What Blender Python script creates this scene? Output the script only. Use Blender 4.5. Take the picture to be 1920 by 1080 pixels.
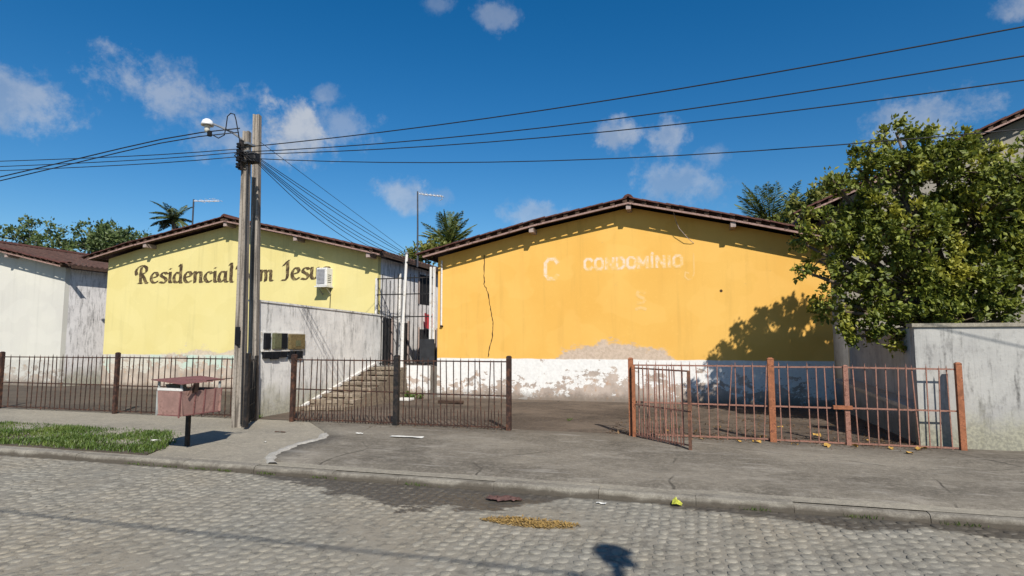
import bpy, math, random
from mathutils import Vector, Matrix

# ------------------------------------------------------------------ camera, sky, sun, exposure
scene = bpy.context.scene
COL = scene.collection
for o in list(bpy.data.objects):
    bpy.data.objects.remove(o)

# world axes: X runs along the street (to the right), Y away from the street, Z up, metres
YAW, PITCH, FPX = math.radians(16.2), math.atan(100 / 1109), 1109.0
cam_d = bpy.data.cameras.new('camera')
cam_d.sensor_width = 36.0
cam_d.lens = 36.0 * FPX / 1920.0
cam_d.clip_start, cam_d.clip_end = 0.05, 2000.0
cam = bpy.data.objects.new('camera', cam_d)
COL.objects.link(cam)
cam.location = (0, 0, 1.6)
cam.rotation_euler = (math.pi / 2 + PITCH, 0, YAW)
scene.camera = cam

LDIR = Vector((-0.3952, 0.6362, -0.6626)).normalized()      # the way the sunlight travels
SUN_EL = math.asin(-LDIR.z)
SUN_ROT = math.atan2(-LDIR.x, -LDIR.y)

world = bpy.data.worlds.new('World')
scene.world = world
world.use_nodes = True
wt = world.node_tree
wt.nodes.clear()


def wn(t, **kw):
    n = wt.nodes.new(t)
    for k, v in kw.items():
        setattr(n, k, v)
    return n


w_out = wn('ShaderNodeOutputWorld')
w_bg = wn('ShaderNodeBackground')
w_bg.inputs['Strength'].default_value = 0.066
w_sky = wn('ShaderNodeTexSky', sky_type='NISHITA', sun_disc=False, sun_elevation=SUN_EL, sun_rotation=SUN_ROT,
           altitude=0.0, air_density=1.0, dust_density=0.25, ozone_density=3.0)
w_hsv = wn('ShaderNodeHueSaturation')
w_hsv.inputs['Saturation'].default_value = 1.40
w_hsv.inputs['Value'].default_value = 1.24
wt.links.new(w_sky.outputs[0], w_hsv.inputs['Color'])
w_tc = wn('ShaderNodeTexCoord')


def wmath(op, a, b=None, clamp=False):
    n = wn('ShaderNodeMath', operation=op, use_clamp=clamp)
    for i, v in enumerate((a, b)):
        if v is None:
            continue
        if isinstance(v, (int, float)):
            n.inputs[i].default_value = v
        else:
            wt.links.new(v, n.inputs[i])
    return n.outputs[0]


def wnoise(scale, detail, rough, loc=(0, 0, 0), sc=(1, 1, 1), dist=0.0):
    m = wn('ShaderNodeMapping')
    m.inputs['Location'].default_value = loc
    m.inputs['Scale'].default_value = sc
    wt.links.new(w_tc.outputs['Generated'], m.inputs['Vector'])
    n = wn('ShaderNodeTexNoise')
    n.inputs['Scale'].default_value = scale
    n.inputs['Detail'].default_value = detail
    n.inputs['Roughness'].default_value = rough
    n.inputs['Distortion'].default_value = dist
    wt.links.new(m.outputs[0], n.inputs['Vector'])
    return n.outputs['Fac']


def wsmooth(v, lo, hi, a=0.0, b=1.0):
    n = wn('ShaderNodeMapRange', interpolation_type='SMOOTHSTEP')
    n.inputs['From Min'].default_value = lo
    n.inputs['From Max'].default_value = hi
    n.inputs['To Min'].default_value = a
    n.inputs['To Max'].default_value = b
    wt.links.new(v, n.inputs['Value'])
    return n.outputs[0]


cl_noise = wnoise(13.0, 7.0, 0.62, dist=0.25)
cl_fine = wnoise(34.0, 6.0, 0.66)
# (direction, half width, half height, density): small fair-weather puffs
puffs = [((-.5642, .7611, .3155), .062, .044, 1.0), ((-.5085, .7904, .3350), .060, .030, .42),
         ((-.6838, .6462, .3500), .085, .040, .60), ((-.64, .70, .300), .085, .040, .55),
         ((-.4352, .8689, .2340), .048, .034, .62), ((-.385, .892, .238), .030, .018, .3),
         ((-.1021, .9383, .3304), .036, .026, .78), ((-.0151, .9472, .3240), .034, .028, .62),
         ((-.0048, .9678, .2500), .075, .034, .50), ((.045, .955, .285), .030, .024, .35),
         ((-.2649, .824, .5008), .036, .020, .36), ((-.345, .79, .510), .024, .014, .25),
         ((-.5185, .7676, .3768), .022, .016, .40), ((-.228, .945, .212), .050, .022, .5),
         ((-.80, .49, .30), .09, .045, .6), ((.32, .90, .30), .07, .035, .6),
         ((.45, .82, .42), .06, .03, .5), ((-.86, -.2, .42), .12, .05, .7), ((.7, .4, .45), .10, .04, .7),
         ((.2, -.8, .55), .12, .05, .7), ((-.4, -.7, .4), .12, .05, .7), ((.85, -.3, .35), .12, .05, .7)]
cl_total = None
for c, a, b, k in puffs:
    m = wn('ShaderNodeVectorMath', operation='SUBTRACT')
    wt.links.new(w_tc.outputs['Generated'], m.inputs[0])
    m.inputs[1].default_value = Vector(c).normalized()
    m2 = wn('ShaderNodeVectorMath', operation='MULTIPLY')
    wt.links.new(m.outputs[0], m2.inputs[0])
    m2.inputs[1].default_value = (1.22 / a, 1.22 / a, 1.22 / b)
    ln = wn('ShaderNodeVectorMath', operation='LENGTH')
    wt.links.new(m2.outputs[0], ln.inputs[0])
    d = wmath('ADD', ln.outputs['Value'], wmath('MULTIPLY', wmath('SUBTRACT', 0.5, cl_noise), 3.0))
    d = wmath('ADD', d, wmath('MULTIPLY', wmath('SUBTRACT', 0.5, cl_fine), 2.4))
    s = wsmooth(d, 0.35, 1.45, k, 0.0)
    cl_total = s if cl_total is None else wmath('MAXIMUM', cl_total, s)
cl_mask = wmath('MULTIPLY', cl_total, 0.78, clamp=True)
w_mix = wn('ShaderNodeMix', data_type='RGBA')
wt.links.new(cl_mask, w_mix.inputs['Factor'])
wt.links.new(w_hsv.outputs[0], w_mix.inputs['A'])
w_cc = wn('ShaderNodeMix', data_type='RGBA')
wt.links.new(wsmooth(wnoise(19.0, 6.0, 0.6, (.02, 0, .05)), .38, .62), w_cc.inputs['Factor'])
w_cc.inputs['A'].default_value = (4.4, 5.1, 6.3, 1)
w_cc.inputs['B'].default_value = (7.0, 7.2, 7.5, 1)
wt.links.new(w_cc.outputs['Result'], w_mix.inputs['B'])
wt.links.new(w_mix.outputs['Result'], w_bg.inputs['Color'])
wt.links.new(w_bg.outputs[0], w_out.inputs['Surface'])

sun_d = bpy.data.lights.new('sun', 'SUN')
sun_d.energy = 5.0
sun_d.angle = math.radians(0.5)
sun_d.color = (1.0, 0.95, 0.87)
sun = bpy.data.objects.new('sun', sun_d)
COL.objects.link(sun)
sun.rotation_euler = LDIR.to_track_quat('-Z', 'Y').to_euler()
sun.location = (6, -10, 14)

vs = scene.view_settings
vs.view_transform = 'Standard'
vs.look = 'None'
vs.exposure = 0.38
vs.gamma = 1.0
vs.use_curve_mapping = False
scene.render.resolution_x, scene.render.resolution_y = 1024, 576

rnd = random.Random(7)

# ------------------------------------------------------------------ helpers: objects


def setp(o, label=None, cat=None, group=None, kind=None):
    for k, v in (('label', label), ('category', cat), ('group', group), ('kind', kind)):
        if v is not None:
            o[k] = v
    return o


def thing(name, label, cat, loc, group=None, kind=None):
    o = bpy.data.objects.new(name, None)
    o.empty_display_size = 0.2
    o.location = loc
    COL.objects.link(o)
    o['_o'] = list(loc)
    return setp(o, label, cat, group, kind)


def origin(o):
    return Vector(o['_o']) if '_o' in o else Vector((0, 0, 0))


class MB:
    """collects geometry in world metres; build() links it as one mesh object"""

    def __init__(s):
        s.v, s.f = [], []

    def add(s, vs_, fs):
        b = len(s.v)
        s.v.extend([tuple(q) for q in vs_])
        s.f.extend([tuple(b + i for i in f) for f in fs])
        return s

    def box(s, x0, x1, y0, y1, z0, z1):
        return s.add([(x0, y0, z0), (x1, y0, z0), (x1, y1, z0), (x0, y1, z0),
                      (x0, y0, z1), (x1, y0, z1), (x1, y1, z1), (x0, y1, z1)],
                     [(0, 3, 2, 1), (4, 5, 6, 7), (0, 1, 5, 4), (1, 2, 6, 5), (2, 3, 7, 6), (3, 0, 4, 7)])

    def bbox(s, x0, x1, y0, y1, z0, z1, b=0.01):
        """box with chamfered edges"""
        xs, ys, zs = (x0, x1), (y0, y1), (z0, z1)
        vs_ = []
        idx = {}
        for i in (0, 1):
            for j in (0, 1):
                for k in (0, 1):
                    sx, sy, sz = (1, -1)[i], (1, -1)[j], (1, -1)[k]
                    for ax in range(3):
                        p = [xs[i], ys[j], zs[k]]
                        d = [sx * b, sy * b, sz * b]
                        for a2 in range(3):
                            if a2 != ax:
                                p[a2] += d[a2]
                        idx[(i, j, k, ax)] = len(vs_)
                        vs_.append(p)
        fs = []
        for ax in range(3):
            a1, a2 = [q for q in range(3) if q != ax]
            for side in (0, 1):
                loop = []
                for (p, q) in ((0, 0), (1, 0), (1, 1), (0, 1)):
                    key = [0, 0, 0]
                    key[ax], key[a1], key[a2] = side, p, q
                    loop.append(idx[(*key, ax)])
                fs.append(tuple(loop))
        for ax in range(3):
            a1, a2 = [q for q in range(3) if q != ax]
            for p in (0, 1):
                for q in (0, 1):
                    loop = []
                    for e, axx in ((0, a1), (1, a1), (1, a2), (0, a2)):
                        key = [0, 0, 0]
                        key[ax], key[a1], key[a2] = e, p, q
                        loop.append(idx[(*key, axx)])
                    fs.append(tuple(loop))
        for i in (0, 1):
            for j in (0, 1):
                for k in (0, 1):
                    fs.append((idx[(i, j, k, 0)], idx[(i, j, k, 1)], idx[(i, j, k, 2)]))
        return s.add(vs_, fs)

    def prism(s, poly, axis, a0, a1):
        """extrude a polygon (pairs in the other two axes) along axis 'x','y' or 'z'"""
        def mk(p, a):
            return {'x': (a, p[0], p[1]), 'y': (p[0], a, p[1]), 'z': (p[0], p[1], a)}[axis]
        n = len(poly)
        vs_ = [mk(p, a0) for p in poly] + [mk(p, a1) for p in poly]
        fs = [tuple(range(n)), tuple(range(2 * n - 1, n - 1, -1))]
        for i in range(n):
            j = (i + 1) % n
            fs.append((i, i + n, j + n, j))
        return s.add(vs_, fs)

    def bar(s, p0, p1, w, h, up=(0, 0, 1), w1=None, h1=None):
        """rectangular bar from p0 to p1"""
        p0, p1, up = Vector(p0), Vector(p1), Vector(up)
        d = (p1 - p0).normalized()
        if abs(d.dot(up)) > 0.98:
            up = Vector((0, 1, 0))
        sd = d.cross(up).normalized()
        u = sd.cross(d).normalized()
        w1 = w if w1 is None else w1
        h1 = h if h1 is None else h1
        vs_ = []
        for p, ww, hh in ((p0, w, h), (p1, w1, h1)):
            for a, b in ((-1, -1), (1, -1), (1, 1), (-1, 1)):
                vs_.append(p + sd * a * ww / 2 + u * b * hh / 2)
        return s.add(vs_, [(0, 3, 2, 1), (4, 5, 6, 7), (0, 1, 5, 4), (1, 2, 6, 5), (2, 3, 7, 6), (3, 0, 4, 7)])

    def tube(s, pts, r, seg=6, cap=True):
        pts = [Vector(p) for p in pts]
        n = len(pts)
        rr = r if isinstance(r, (list, tuple)) else [r] * n
        t = (pts[1] - pts[0]).normalized()
        ref = Vector((0, 0, 1)) if abs(t.z) < 0.9 else Vector((1, 0, 0))
        u = t.cross(ref).normalized()
        vs_, fs = [], []
        for i, p in enumerate(pts):
            a, b = pts[max(0, i - 1)], pts[min(n - 1, i + 1)]
            t = (b - a).normalized()
            u = (u - t * u.dot(t))
            u = u.normalized() if u.length > 1e-6 else t.orthogonal().normalized()
            w = t.cross(u)
            for k in range(seg):
                an = 2 * math.pi * k / seg
                vs_.append(p + (u * math.cos(an) + w * math.sin(an)) * rr[i])
        for i in range(n - 1):
            for k in range(seg):
                k2 = (k + 1) % seg
                fs.append((i * seg + k, i * seg + k2, (i + 1) * seg + k2, (i + 1) * seg + k))
        if cap:
            fs.append(tuple(range(seg - 1, -1, -1)))
            fs.append(tuple((n - 1) * seg + k for k in range(seg)))
        return s.add(vs_, fs)

    def lathe(s, c, prof, seg=16, axis=(0, 0, 1)):
        """surface of revolution; prof = [(radius, height)]"""
        c, ax = Vector(c), Vector(axis).normalized()
        u = ax.orthogonal().normalized()
        w = ax.cross(u)
        vs_, fs = [], []
        for r, h in prof:
            for k in range(seg):
                an = 2 * math.pi * k / seg
                vs_.append(c + ax * h + (u * math.cos(an) + w * math.sin(an)) * r)
        for i in range(len(prof) - 1):
            for k in range(seg):
                k2 = (k + 1) % seg
                fs.append((i * seg + k, i * seg + k2, (i + 1) * seg + k2, (i + 1) * seg + k))
        return s.add(vs_, fs)

    def mesh(s, name, mat, org=Vector((0, 0, 0)), smooth=False):
        me = bpy.data.meshes.new(name)
        me.from_pydata([(x - org[0], y - org[1], z - org[2]) for x, y, z in s.v], [], s.f)
        me.materials.append(mat)
        if smooth:
            me.polygons.foreach_set('use_smooth', [True] * len(me.polygons))
        me.update()
        return me

    def build(s, name, mat, parent=None, smooth=False, base=None):
        org = origin(parent) if parent is not None else (Vector(base) if base else Vector((0, 0, 0)))
        me = s.mesh(name, mat, org, smooth)
        o = bpy.data.objects.new(name, me)
        COL.objects.link(o)
        if parent is not None:
            o.parent = parent
        else:
            o.location = org
        o['_o'] = list(org)
        return o


def place(me, name, parent, world_loc, rot=(0, 0, 0), scale=(1, 1, 1)):
    """an object sharing mesh data, child of parent, put at a world position"""
    o = bpy.data.objects.new(name, me)
    COL.objects.link(o)
    if parent is not None:
        o.parent = parent
        o.location = Vector(world_loc) - origin(parent)
    else:
        o.location = world_loc
    o.rotation_euler = rot
    o.scale = scale
    return o

# ------------------------------------------------------------------ helpers: materials


class NT:
    def __init__(s, name, rough=0.8, spec=0.3):
        s.m = bpy.data.materials.new(name)
        s.m.use_nodes = True
        s.t = s.m.node_tree
        s.b = s.t.nodes['Principled BSDF']
        s.b.inputs['Roughness'].default_value = rough
        s.b.inputs['Specular IOR Level'].default_value = spec
        s._pos = None

    def n(s, t, **kw):
        n = s.t.nodes.new(t)
        for k, v in kw.items():
            setattr(n, k, v)
        return n

    def put(s, sock, v):
        if isinstance(v, (int, float)):
            sock.default_value = v
        elif isinstance(v, (tuple, list)):
            sock.default_value = (*v, 1.0) if len(v) == 3 and sock.type == 'RGBA' else v
        else:
            s.t.links.new(v, sock)

    @property
    def pos(s):
        if s._pos is None:
            s._pos = s.n('ShaderNodeNewGeometry').outputs['Position']
        return s._pos

    def xyz(s):
        x = s.n('ShaderNodeSeparateXYZ')
        s.put(x.inputs[0], s.pos)
        return x.outputs[0], x.outputs[1], x.outputs[2]

    def map(s, sc=(1, 1, 1), loc=(0, 0, 0), vec=None):
        m = s.n('ShaderNodeMapping')
        m.inputs['Scale'].default_value = sc
        m.inputs['Location'].default_value = loc
        s.put(m.inputs['Vector'], vec if vec is not None else s.pos)
        return m.outputs[0]

    def noise(s, scale, detail=4.0, rough=0.55, vec=None, dist=0.0):
        n = s.n('ShaderNodeTexNoise')
        n.inputs['Scale'].default_value = scale
        n.inputs['Detail'].default_value = detail
        n.inputs['Roughness'].default_value = rough
        n.inputs['Distortion'].default_value = dist
        s.put(n.inputs['Vector'], vec if vec is not None else s.pos)
        return n.outputs['Fac']

    def math(s, op, a, b=0.0, clamp=False):
        n = s.n('ShaderNodeMath', operation=op, use_clamp=clamp)
        s.put(n.inputs[0], a)
        s.put(n.inputs[1], b)
        return n.outputs[0]

    def step(s, v, lo, hi, a=0.0, b=1.0):
        n = s.n('ShaderNodeMapRange', interpolation_type='SMOOTHSTEP')
        for k, q in (('From Min', lo), ('From Max', hi), ('To Min', a), ('To Max', b)):
            s.put(n.inputs[k], q)
        s.put(n.inputs['Value'], v)
        return n.outputs[0]

    def mix(s, f, a, b, mode='MIX'):
        n = s.n('ShaderNodeMix', data_type='RGBA', blend_type=mode)
        s.put(n.inputs['Factor'], f)
        s.put(n.inputs['A'], a)
        s.put(n.inputs['B'], b)
        return n.outputs['Result']

    def bump(s, h, strength=0.3, dist=0.01):
        n = s.n('ShaderNodeBump')
        n.inputs['Strength'].default_value = strength
        n.inputs['Distance'].default_value = dist
        s.put(n.inputs['Height'], h)
        s.t.links.new(n.outputs[0], s.b.inputs['Normal'])

    def col(s, c):
        k = 0.84                                   # darkens base colours evenly to offset the raised exposure
        if isinstance(c, (tuple, list)):
            c = tuple(q * k for q in c)
        else:
            c = s.mix(1.0, c, (k, k, k), 'MULTIPLY')
        s.put(s.b.inputs['Base Color'], c)
        return s.m


def plain(name, c, rough=0.7, var=0.25, scale=9.0, metal=0.0, spec=0.3, dirt=None, bump=0.15):
    """one colour with uneven wear"""
    t = NT(name, rough, spec)
    t.b.inputs['Metallic'].default_value = metal
    f = t.noise(scale, 5, 0.62)
    g = t.noise(scale * 6, 3, 0.6)
    dk = tuple(q * (1 - var) for q in c)
    lt = tuple(min(1, q * (1 + var * 0.6)) for q in c)
    a = t.mix(t.step(f, 0.3, 0.7), dk, lt)
    if dirt:
        a = t.mix(t.step(t.math('ADD', t.math('MULTIPLY', f, .6), t.math('MULTIPLY', g, .4)), 0.5, 0.62), a, dirt)
    if bump:
        t.bump(g, bump, 0.004)
    return t.col(a)


M = {}

# rendered walls: paint with a peeling dado


def painted_wall(name, paint, paint2, dado_z, peel_x, peel_w, peel_h, white, plaster, white_bias=0.0, tint=None):
    t = NT(name, 0.85, 0.2)
    x, y, z = t.xyz()
    big = t.noise(0.55, 3, 0.5, t.map((1, 1, 1)))
    mid = t.noise(2.3, 5, 0.6)
    fine = t.noise(16, 5, 0.65)
    grit = t.noise(70, 3, 0.6)
    streak = t.noise(2.6, 5, 0.6, t.map((2.2, 2.2, 0.16)))
    base = t.mix(t.step(big, 0.3, 0.7), paint, paint2)
    base = t.mix(t.math('MULTIPLY', t.step(streak, 0.52, 0.78), 0.20), base, tuple(q * .55 for q in paint))
    base = t.mix(t.math('MULTIPLY', t.step(fine, 0.55, 0.75), 0.16), base, tuple(min(1, q * 1.25 + .03) for q in paint))
    run = t.noise(1.3, 6, 0.65, t.map((3.2, 1, 0.10), (6, 0, 0)))
    high = t.step(z, 2.2, 4.6)
    base = t.mix(t.math('MULTIPLY', t.math('MULTIPLY', t.step(run, 0.55, 0.72), high), 0.30), base, tuple(q * .42 for q in paint))
    rp = t.noise(0.9, 2, 0.4, t.map((1, 1, 1.4), (2, 0, 4)))
    base = t.mix(t.math('MULTIPLY', t.step(rp, 0.50, 0.53), 0.16), base, tuple(min(1, q * 1.1 + .035) for q in paint))
    # spots where the paint is scuffed
    sp = t.math('MULTIPLY', t.step(t.noise(5.5, 6, 0.7, t.map((1, 1, 1), (3.1, 0, 7.7))), 0.66, 0.72), 0.35)
    base = t.mix(sp, base, tuple(q * .6 + .08 for q in paint2))
    # paint lifted above the dado
    bx = t.math('DIVIDE', t.math('SUBTRACT', x, peel_x), peel_w)
    bell = t.math('MAXIMUM', t.math('SUBTRACT', 1.0, t.math('MULTIPLY', bx, bx)), 0.0)
    bell = t.math('POWER', bell, 0.5)
    lim = t.math('ADD', dado_z - 0.16, t.math('MULTIPLY', bell, peel_h))
    wob = t.math('MULTIPLY', t.math('SUBTRACT', t.noise(1.9, 7, 0.70, t.map((1, 1, 1.6), (.4, 0, .3))), 0.5), 1.15)
    pm = t.step(t.math('SUBTRACT', t.math('ADD', z, wob), lim), -0.07, 0.07, 1.0, 0.0)
    pcol = t.mix(t.step(fine, 0.35, 0.65), tuple(q * .92 for q in plaster), tuple(min(1, q * 1.18) for q in plaster))
    base = t.mix(t.math('MULTIPLY', pm, 0.88), base, pcol)
    # the dado itself
    wn_ = t.noise(3.3, 7, 0.68, t.map((1, 1, 1.5), (1.7, 0, 2.2)))
    wz = t.math('SUBTRACT', t.math('MULTIPLY', t.math('SUBTRACT', z, dado_z * 0.58), 0.30), t.math('MULTIPLY', bell, .05))
    wz = t.math('ADD', wz, t.math('MULTIPLY', t.math('SUBTRACT', t.noise(11, 4, .7, t.map((1, 1, 1), (8, 1, 2))), .5), .30))
    wv = t.math('ADD', t.math('ADD', wn_, wz), white_bias)
    wm = t.step(wv, 0.485, 0.515)
    wcol = t.mix(t.step(fine, 0.3, 0.7), tuple(q * .86 for q in white), white)
    if tint:
        wcol = t.mix(t.step(t.noise(0.8, 2, 0.5, t.map((1, 1, .3), (9, 0, 0))), 0.5, 0.62), wcol, tint)
    plc = t.mix(t.step(mid, 0.35, 0.65), tuple(q * .72 for q in plaster), tuple(q * 1.08 for q in plaster))
    plc = t.mix(t.step(t.noise(9, 4, .6, t.map((1, 1, 1), (5, 5, 5))), .55, .7), plc, (plaster[0] * .95, plaster[1] * .8, plaster[2] * .68))
    dado = t.mix(wm, plc, wcol)
    # grime along the foot
    gr = t.step(t.math('ADD', z, t.math('MULTIPLY', t.math('SUBTRACT', fine, .5), .25)), 0.17, 0.42, 0.75, 0.0)
    dado = t.mix(gr, dado, (.16, .13, .10))
    dm = t.step(t.math('ADD', z, t.math('MULTIPLY', t.math('SUBTRACT', mid, .5), .05)), dado_z - .012, dado_z + .012, 1.0, 0.0)
    out = t.mix(dm, base, dado)
    h = t.math('ADD', t.math('MULTIPLY', grit, .5), t.math('MULTIPLY', t.math('MULTIPLY', wm, dm), .6))
    h = t.math('ADD', h, t.math('MULTIPLY', fine, .5))
    t.bump(h, 0.35, 0.006)
    return t.col(out)


M['orange_wall'] = painted_wall('orange_wall', (.80, .475, .115), (.765, .425, .090), 1.165, -1.62, 1.45, .56,
                                (.84, .82, .78), (.50, .415, .35), 0.055)
M['yellow_wall'] = painted_wall('yellow_wall', (.745, .645, .285), (.715, .605, .245), 1.20, -13.0, 2.6, .30,
                                (.66, .62, .52), (.55, .46, .37), -0.05, (.52, .66, .55))
M['pale_wall'] = painted_wall('pale_wall', (.66, .64, .56), (.60, .58, .52), 1.0, -24, 2, .2,
                              (.6, .58, .52), (.45, .40, .34), 0)

M['dim_wall'] = painted_wall('dim_wall', (.30, .27, .22), (.26, .24, .20), 1.0, 8, 2, .2,
                             (.4, .38, .34), (.3, .26, .22), 0)


def mould_wall(name, white, grey, amount, dark=(.035, .033, .03), foot=(.20, .19, .13), scale=1.0, foot_z=.85):
    """lime-washed wall with vertical black mould runs"""
    t = NT(name, 0.9, 0.15)
    x, y, z = t.xyz()
    st = t.noise(3.2 * scale, 7, 0.72, t.map((1.3, 1.3, 0.28)))
    st2 = t.noise(11.0 * scale, 5, 0.68, t.map((1.5, 1.5, 0.16), (4, 2, 1)))
    cloud = t.noise(6.5, 6, .72, t.map((1, 1, .8), (1, 9, 3)))
    blot = t.noise(2.2, 6, 0.65)
    fine = t.noise(24, 5, 0.65)
    c = t.mix(t.step(blot, 0.35, 0.68), white, grey)
    c = t.mix(t.math('MULTIPLY', t.step(cloud, .52, .68), .40), c, tuple(q * .55 for q in grey))
    k = t.math('ADD', t.math('MULTIPLY', st, .6), t.math('MULTIPLY', st2, .4))
    k = t.math('ADD', k, t.math('MULTIPLY', t.math('SUBTRACT', fine, .5), .15))
    c = t.mix(t.math('MULTIPLY', t.step(k, 0.60 - amount, 0.74 - amount), 0.72), c, tuple(q * .35 for q in grey))
    c = t.mix(t.step(k, 0.70 - amount, 0.80 - amount), c, dark)
    hair = t.noise(38 * scale, 3, .6, t.map((1.5, 1.5, .05), (3, 3, 0)))
    c = t.mix(t.math('MULTIPLY', t.step(hair, .50, .74), .16), c, tuple(q * .42 for q in grey))
    ft = t.step(t.math('ADD', z, t.math('MULTIPLY', t.math('SUBTRACT', blot, .5), 1.0)), 0.25, foot_z, 0.75, 0.0)
    c = t.mix(ft, c, t.mix(t.step(fine, .4, .6), foot, tuple(q * 1.7 for q in foot)))
    t.bump(t.math('ADD', fine, t.math('MULTIPLY', blot, .6)), 0.4, 0.008)
    return t.col(c)


M['grey_wall'] = mould_wall('grey_wall', (.80, .775, .73), (.66, .64, .61), 0.110, scale=1.3)
M['side_wall'] = mould_wall('side_wall', (.86, .83, .81), (.76, .73, .71), 0.125, scale=1.6)
M['alley_wall'] = mould_wall('alley_wall', (.86, .83, .80), (.78, .75, .72), 0.125, scale=1.9, foot=(.075, .055, .043), foot_z=2.1)
M['street_wall'] = mould_wall('street_wall', (.46, .45, .42), (.38, .37, .35), 0.10)
M['right_wall'] = mould_wall('right_wall', (.50, .50, .50), (.38, .38, .39), 0.08, foot=(.08, .085, .07))

# concrete underfoot


def concrete(name, c, dark, stain, amount=0.5, silt=None, cracks=False, scale=1.0, grain=0.12):
    t = NT(name, 0.88, 0.25)
    big = t.noise(0.45 * scale, 5, 0.6, t.map((1, 1.5, 1)))
    mid = t.noise(2.0 * scale, 6, 0.66, t.map((1, 1.3, 1), (3, 1, 0)))
    fine = t.noise(22, 6, 0.7)
    grit = t.noise(130, 2, 0.6)
    a = t.mix(t.step(big, 0.34, 0.66), dark, c)
    a = t.mix(t.math('MULTIPLY', t.step(mid, 0.48, 0.72), amount), a, stain)
    a = t.mix(t.math('MULTIPLY', t.step(fine, 0.42, 0.75), 0.5), a, tuple(min(1, q * 1.55) for q in c))
    a = t.mix(t.math('MULTIPLY', t.step(fine, 0.58, 0.30), 0.0), a, dark)
    m2 = t.noise(7.0 * scale, 6, 0.7, t.map((1, 1.8, 1), (11, 4, 0)))
    a = t.mix(t.math('MULTIPLY', t.step(m2, .52, .70), .45), a, tuple(q * .75 for q in dark))
    a = t.mix(t.math('MULTIPLY', t.step(m2, .46, .32), .40), a, tuple(min(1, q * 1.45) for q in c))
    g = t.step(grit, 0.35, 0.7, 1 - grain * 2, 1 + grain)
    cm = t.n('ShaderNodeCombineXYZ')
    for i in range(3):
        t.put(cm.inputs[i], g)
    a = t.mix(1.0, a, cm.outputs[0], 'MULTIPLY')
    if cracks:
        v = t.n('ShaderNodeTexVoronoi', feature='DISTANCE_TO_EDGE')
        v.inputs['Scale'].default_value = 0.42
        wv = t.n('ShaderNodeMix', data_type='VECTOR')
        wv.inputs['Factor'].default_value = .22
        t.put(wv.inputs['A'], t.pos)
        nn = t.n('ShaderNodeTexNoise')
        nn.inputs['Scale'].default_value = 1.4
        nn.inputs['Detail'].default_value = 5
        t.put(nn.inputs['Vector'], t.pos)
        t.put(wv.inputs['B'], nn.outputs['Color'])
        t.put(v.inputs['Vector'], wv.outputs['Result'])
        cw = t.math('MULTIPLY', t.step(v.outputs['Distance'], 0.0012, 0.0055, 1.0, 0.0), t.step(t.noise(1.1, 3, .6, t.map((1, 1, 1), (2, 8, 0))), .42, .60, 0.0, 0.8))
        a = t.mix(cw, a, tuple(q * .35 for q in dark))
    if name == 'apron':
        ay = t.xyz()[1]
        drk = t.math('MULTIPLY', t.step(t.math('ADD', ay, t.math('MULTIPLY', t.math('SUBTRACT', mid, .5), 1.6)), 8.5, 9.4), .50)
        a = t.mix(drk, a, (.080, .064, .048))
        scf = t.noise(3.2, 6, .7, t.map((.35, 2.6, 1), (1, 6, 0)))
        a = t.mix(t.math('MULTIPLY', t.step(scf, .56, .70), .55), a, (.36, .33, .28))
    if silt:
        # splashed mud clinging to the lower part of the face
        zz = t.math('ADD', t.xyz()[2], t.math('MULTIPLY', t.math('SUBTRACT', t.noise(3.0, 5, .7), .5), .16))
        a = t.mix(t.step(zz, .015, .075, .85, 0.0), a, silt)
    t.bump(t.math('ADD', t.math('MULTIPLY', fine, .7), t.math('MULTIPLY', grit, .3)), 0.5, 0.008)
    return t.col(a)


M['sidewalk'] = concrete('sidewalk', (.335, .30, .235), (.255, .23, .185), (.19, .17, .135), .45)
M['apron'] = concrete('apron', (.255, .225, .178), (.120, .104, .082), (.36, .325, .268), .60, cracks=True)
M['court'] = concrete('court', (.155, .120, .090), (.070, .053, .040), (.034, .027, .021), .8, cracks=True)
M['kerb'] = concrete('kerb', (.27, .245, .20), (.185, .165, .135), (.12, .108, .088), .6, silt=(.075, .062, .047), scale=1.6)
M['pale_edge'] = concrete('pale_edge', (.46, .435, .385), (.36, .34, .30), (.26, .24, .20), .4)
M['ledge_cap'] = concrete('ledge_cap', (.62, .56, .48), (.48, .43, .36), (.36, .32, .27), .3)  # pale so the tree-shaded cap reads as lit; light put into the colour
M['dirt'] = concrete('dirt', (.12, .095, .072), (.08, .064, .05), (.05, .042, .034), .6)
M['yard'] = concrete('yard', (.20, .18, .155), (.135, .12, .10), (.08, .07, .058), .6)
M['terrain'] = concrete('terrain', (.14, .13, .085), (.09, .095, .05), (.07, .08, .035), .6)


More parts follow.
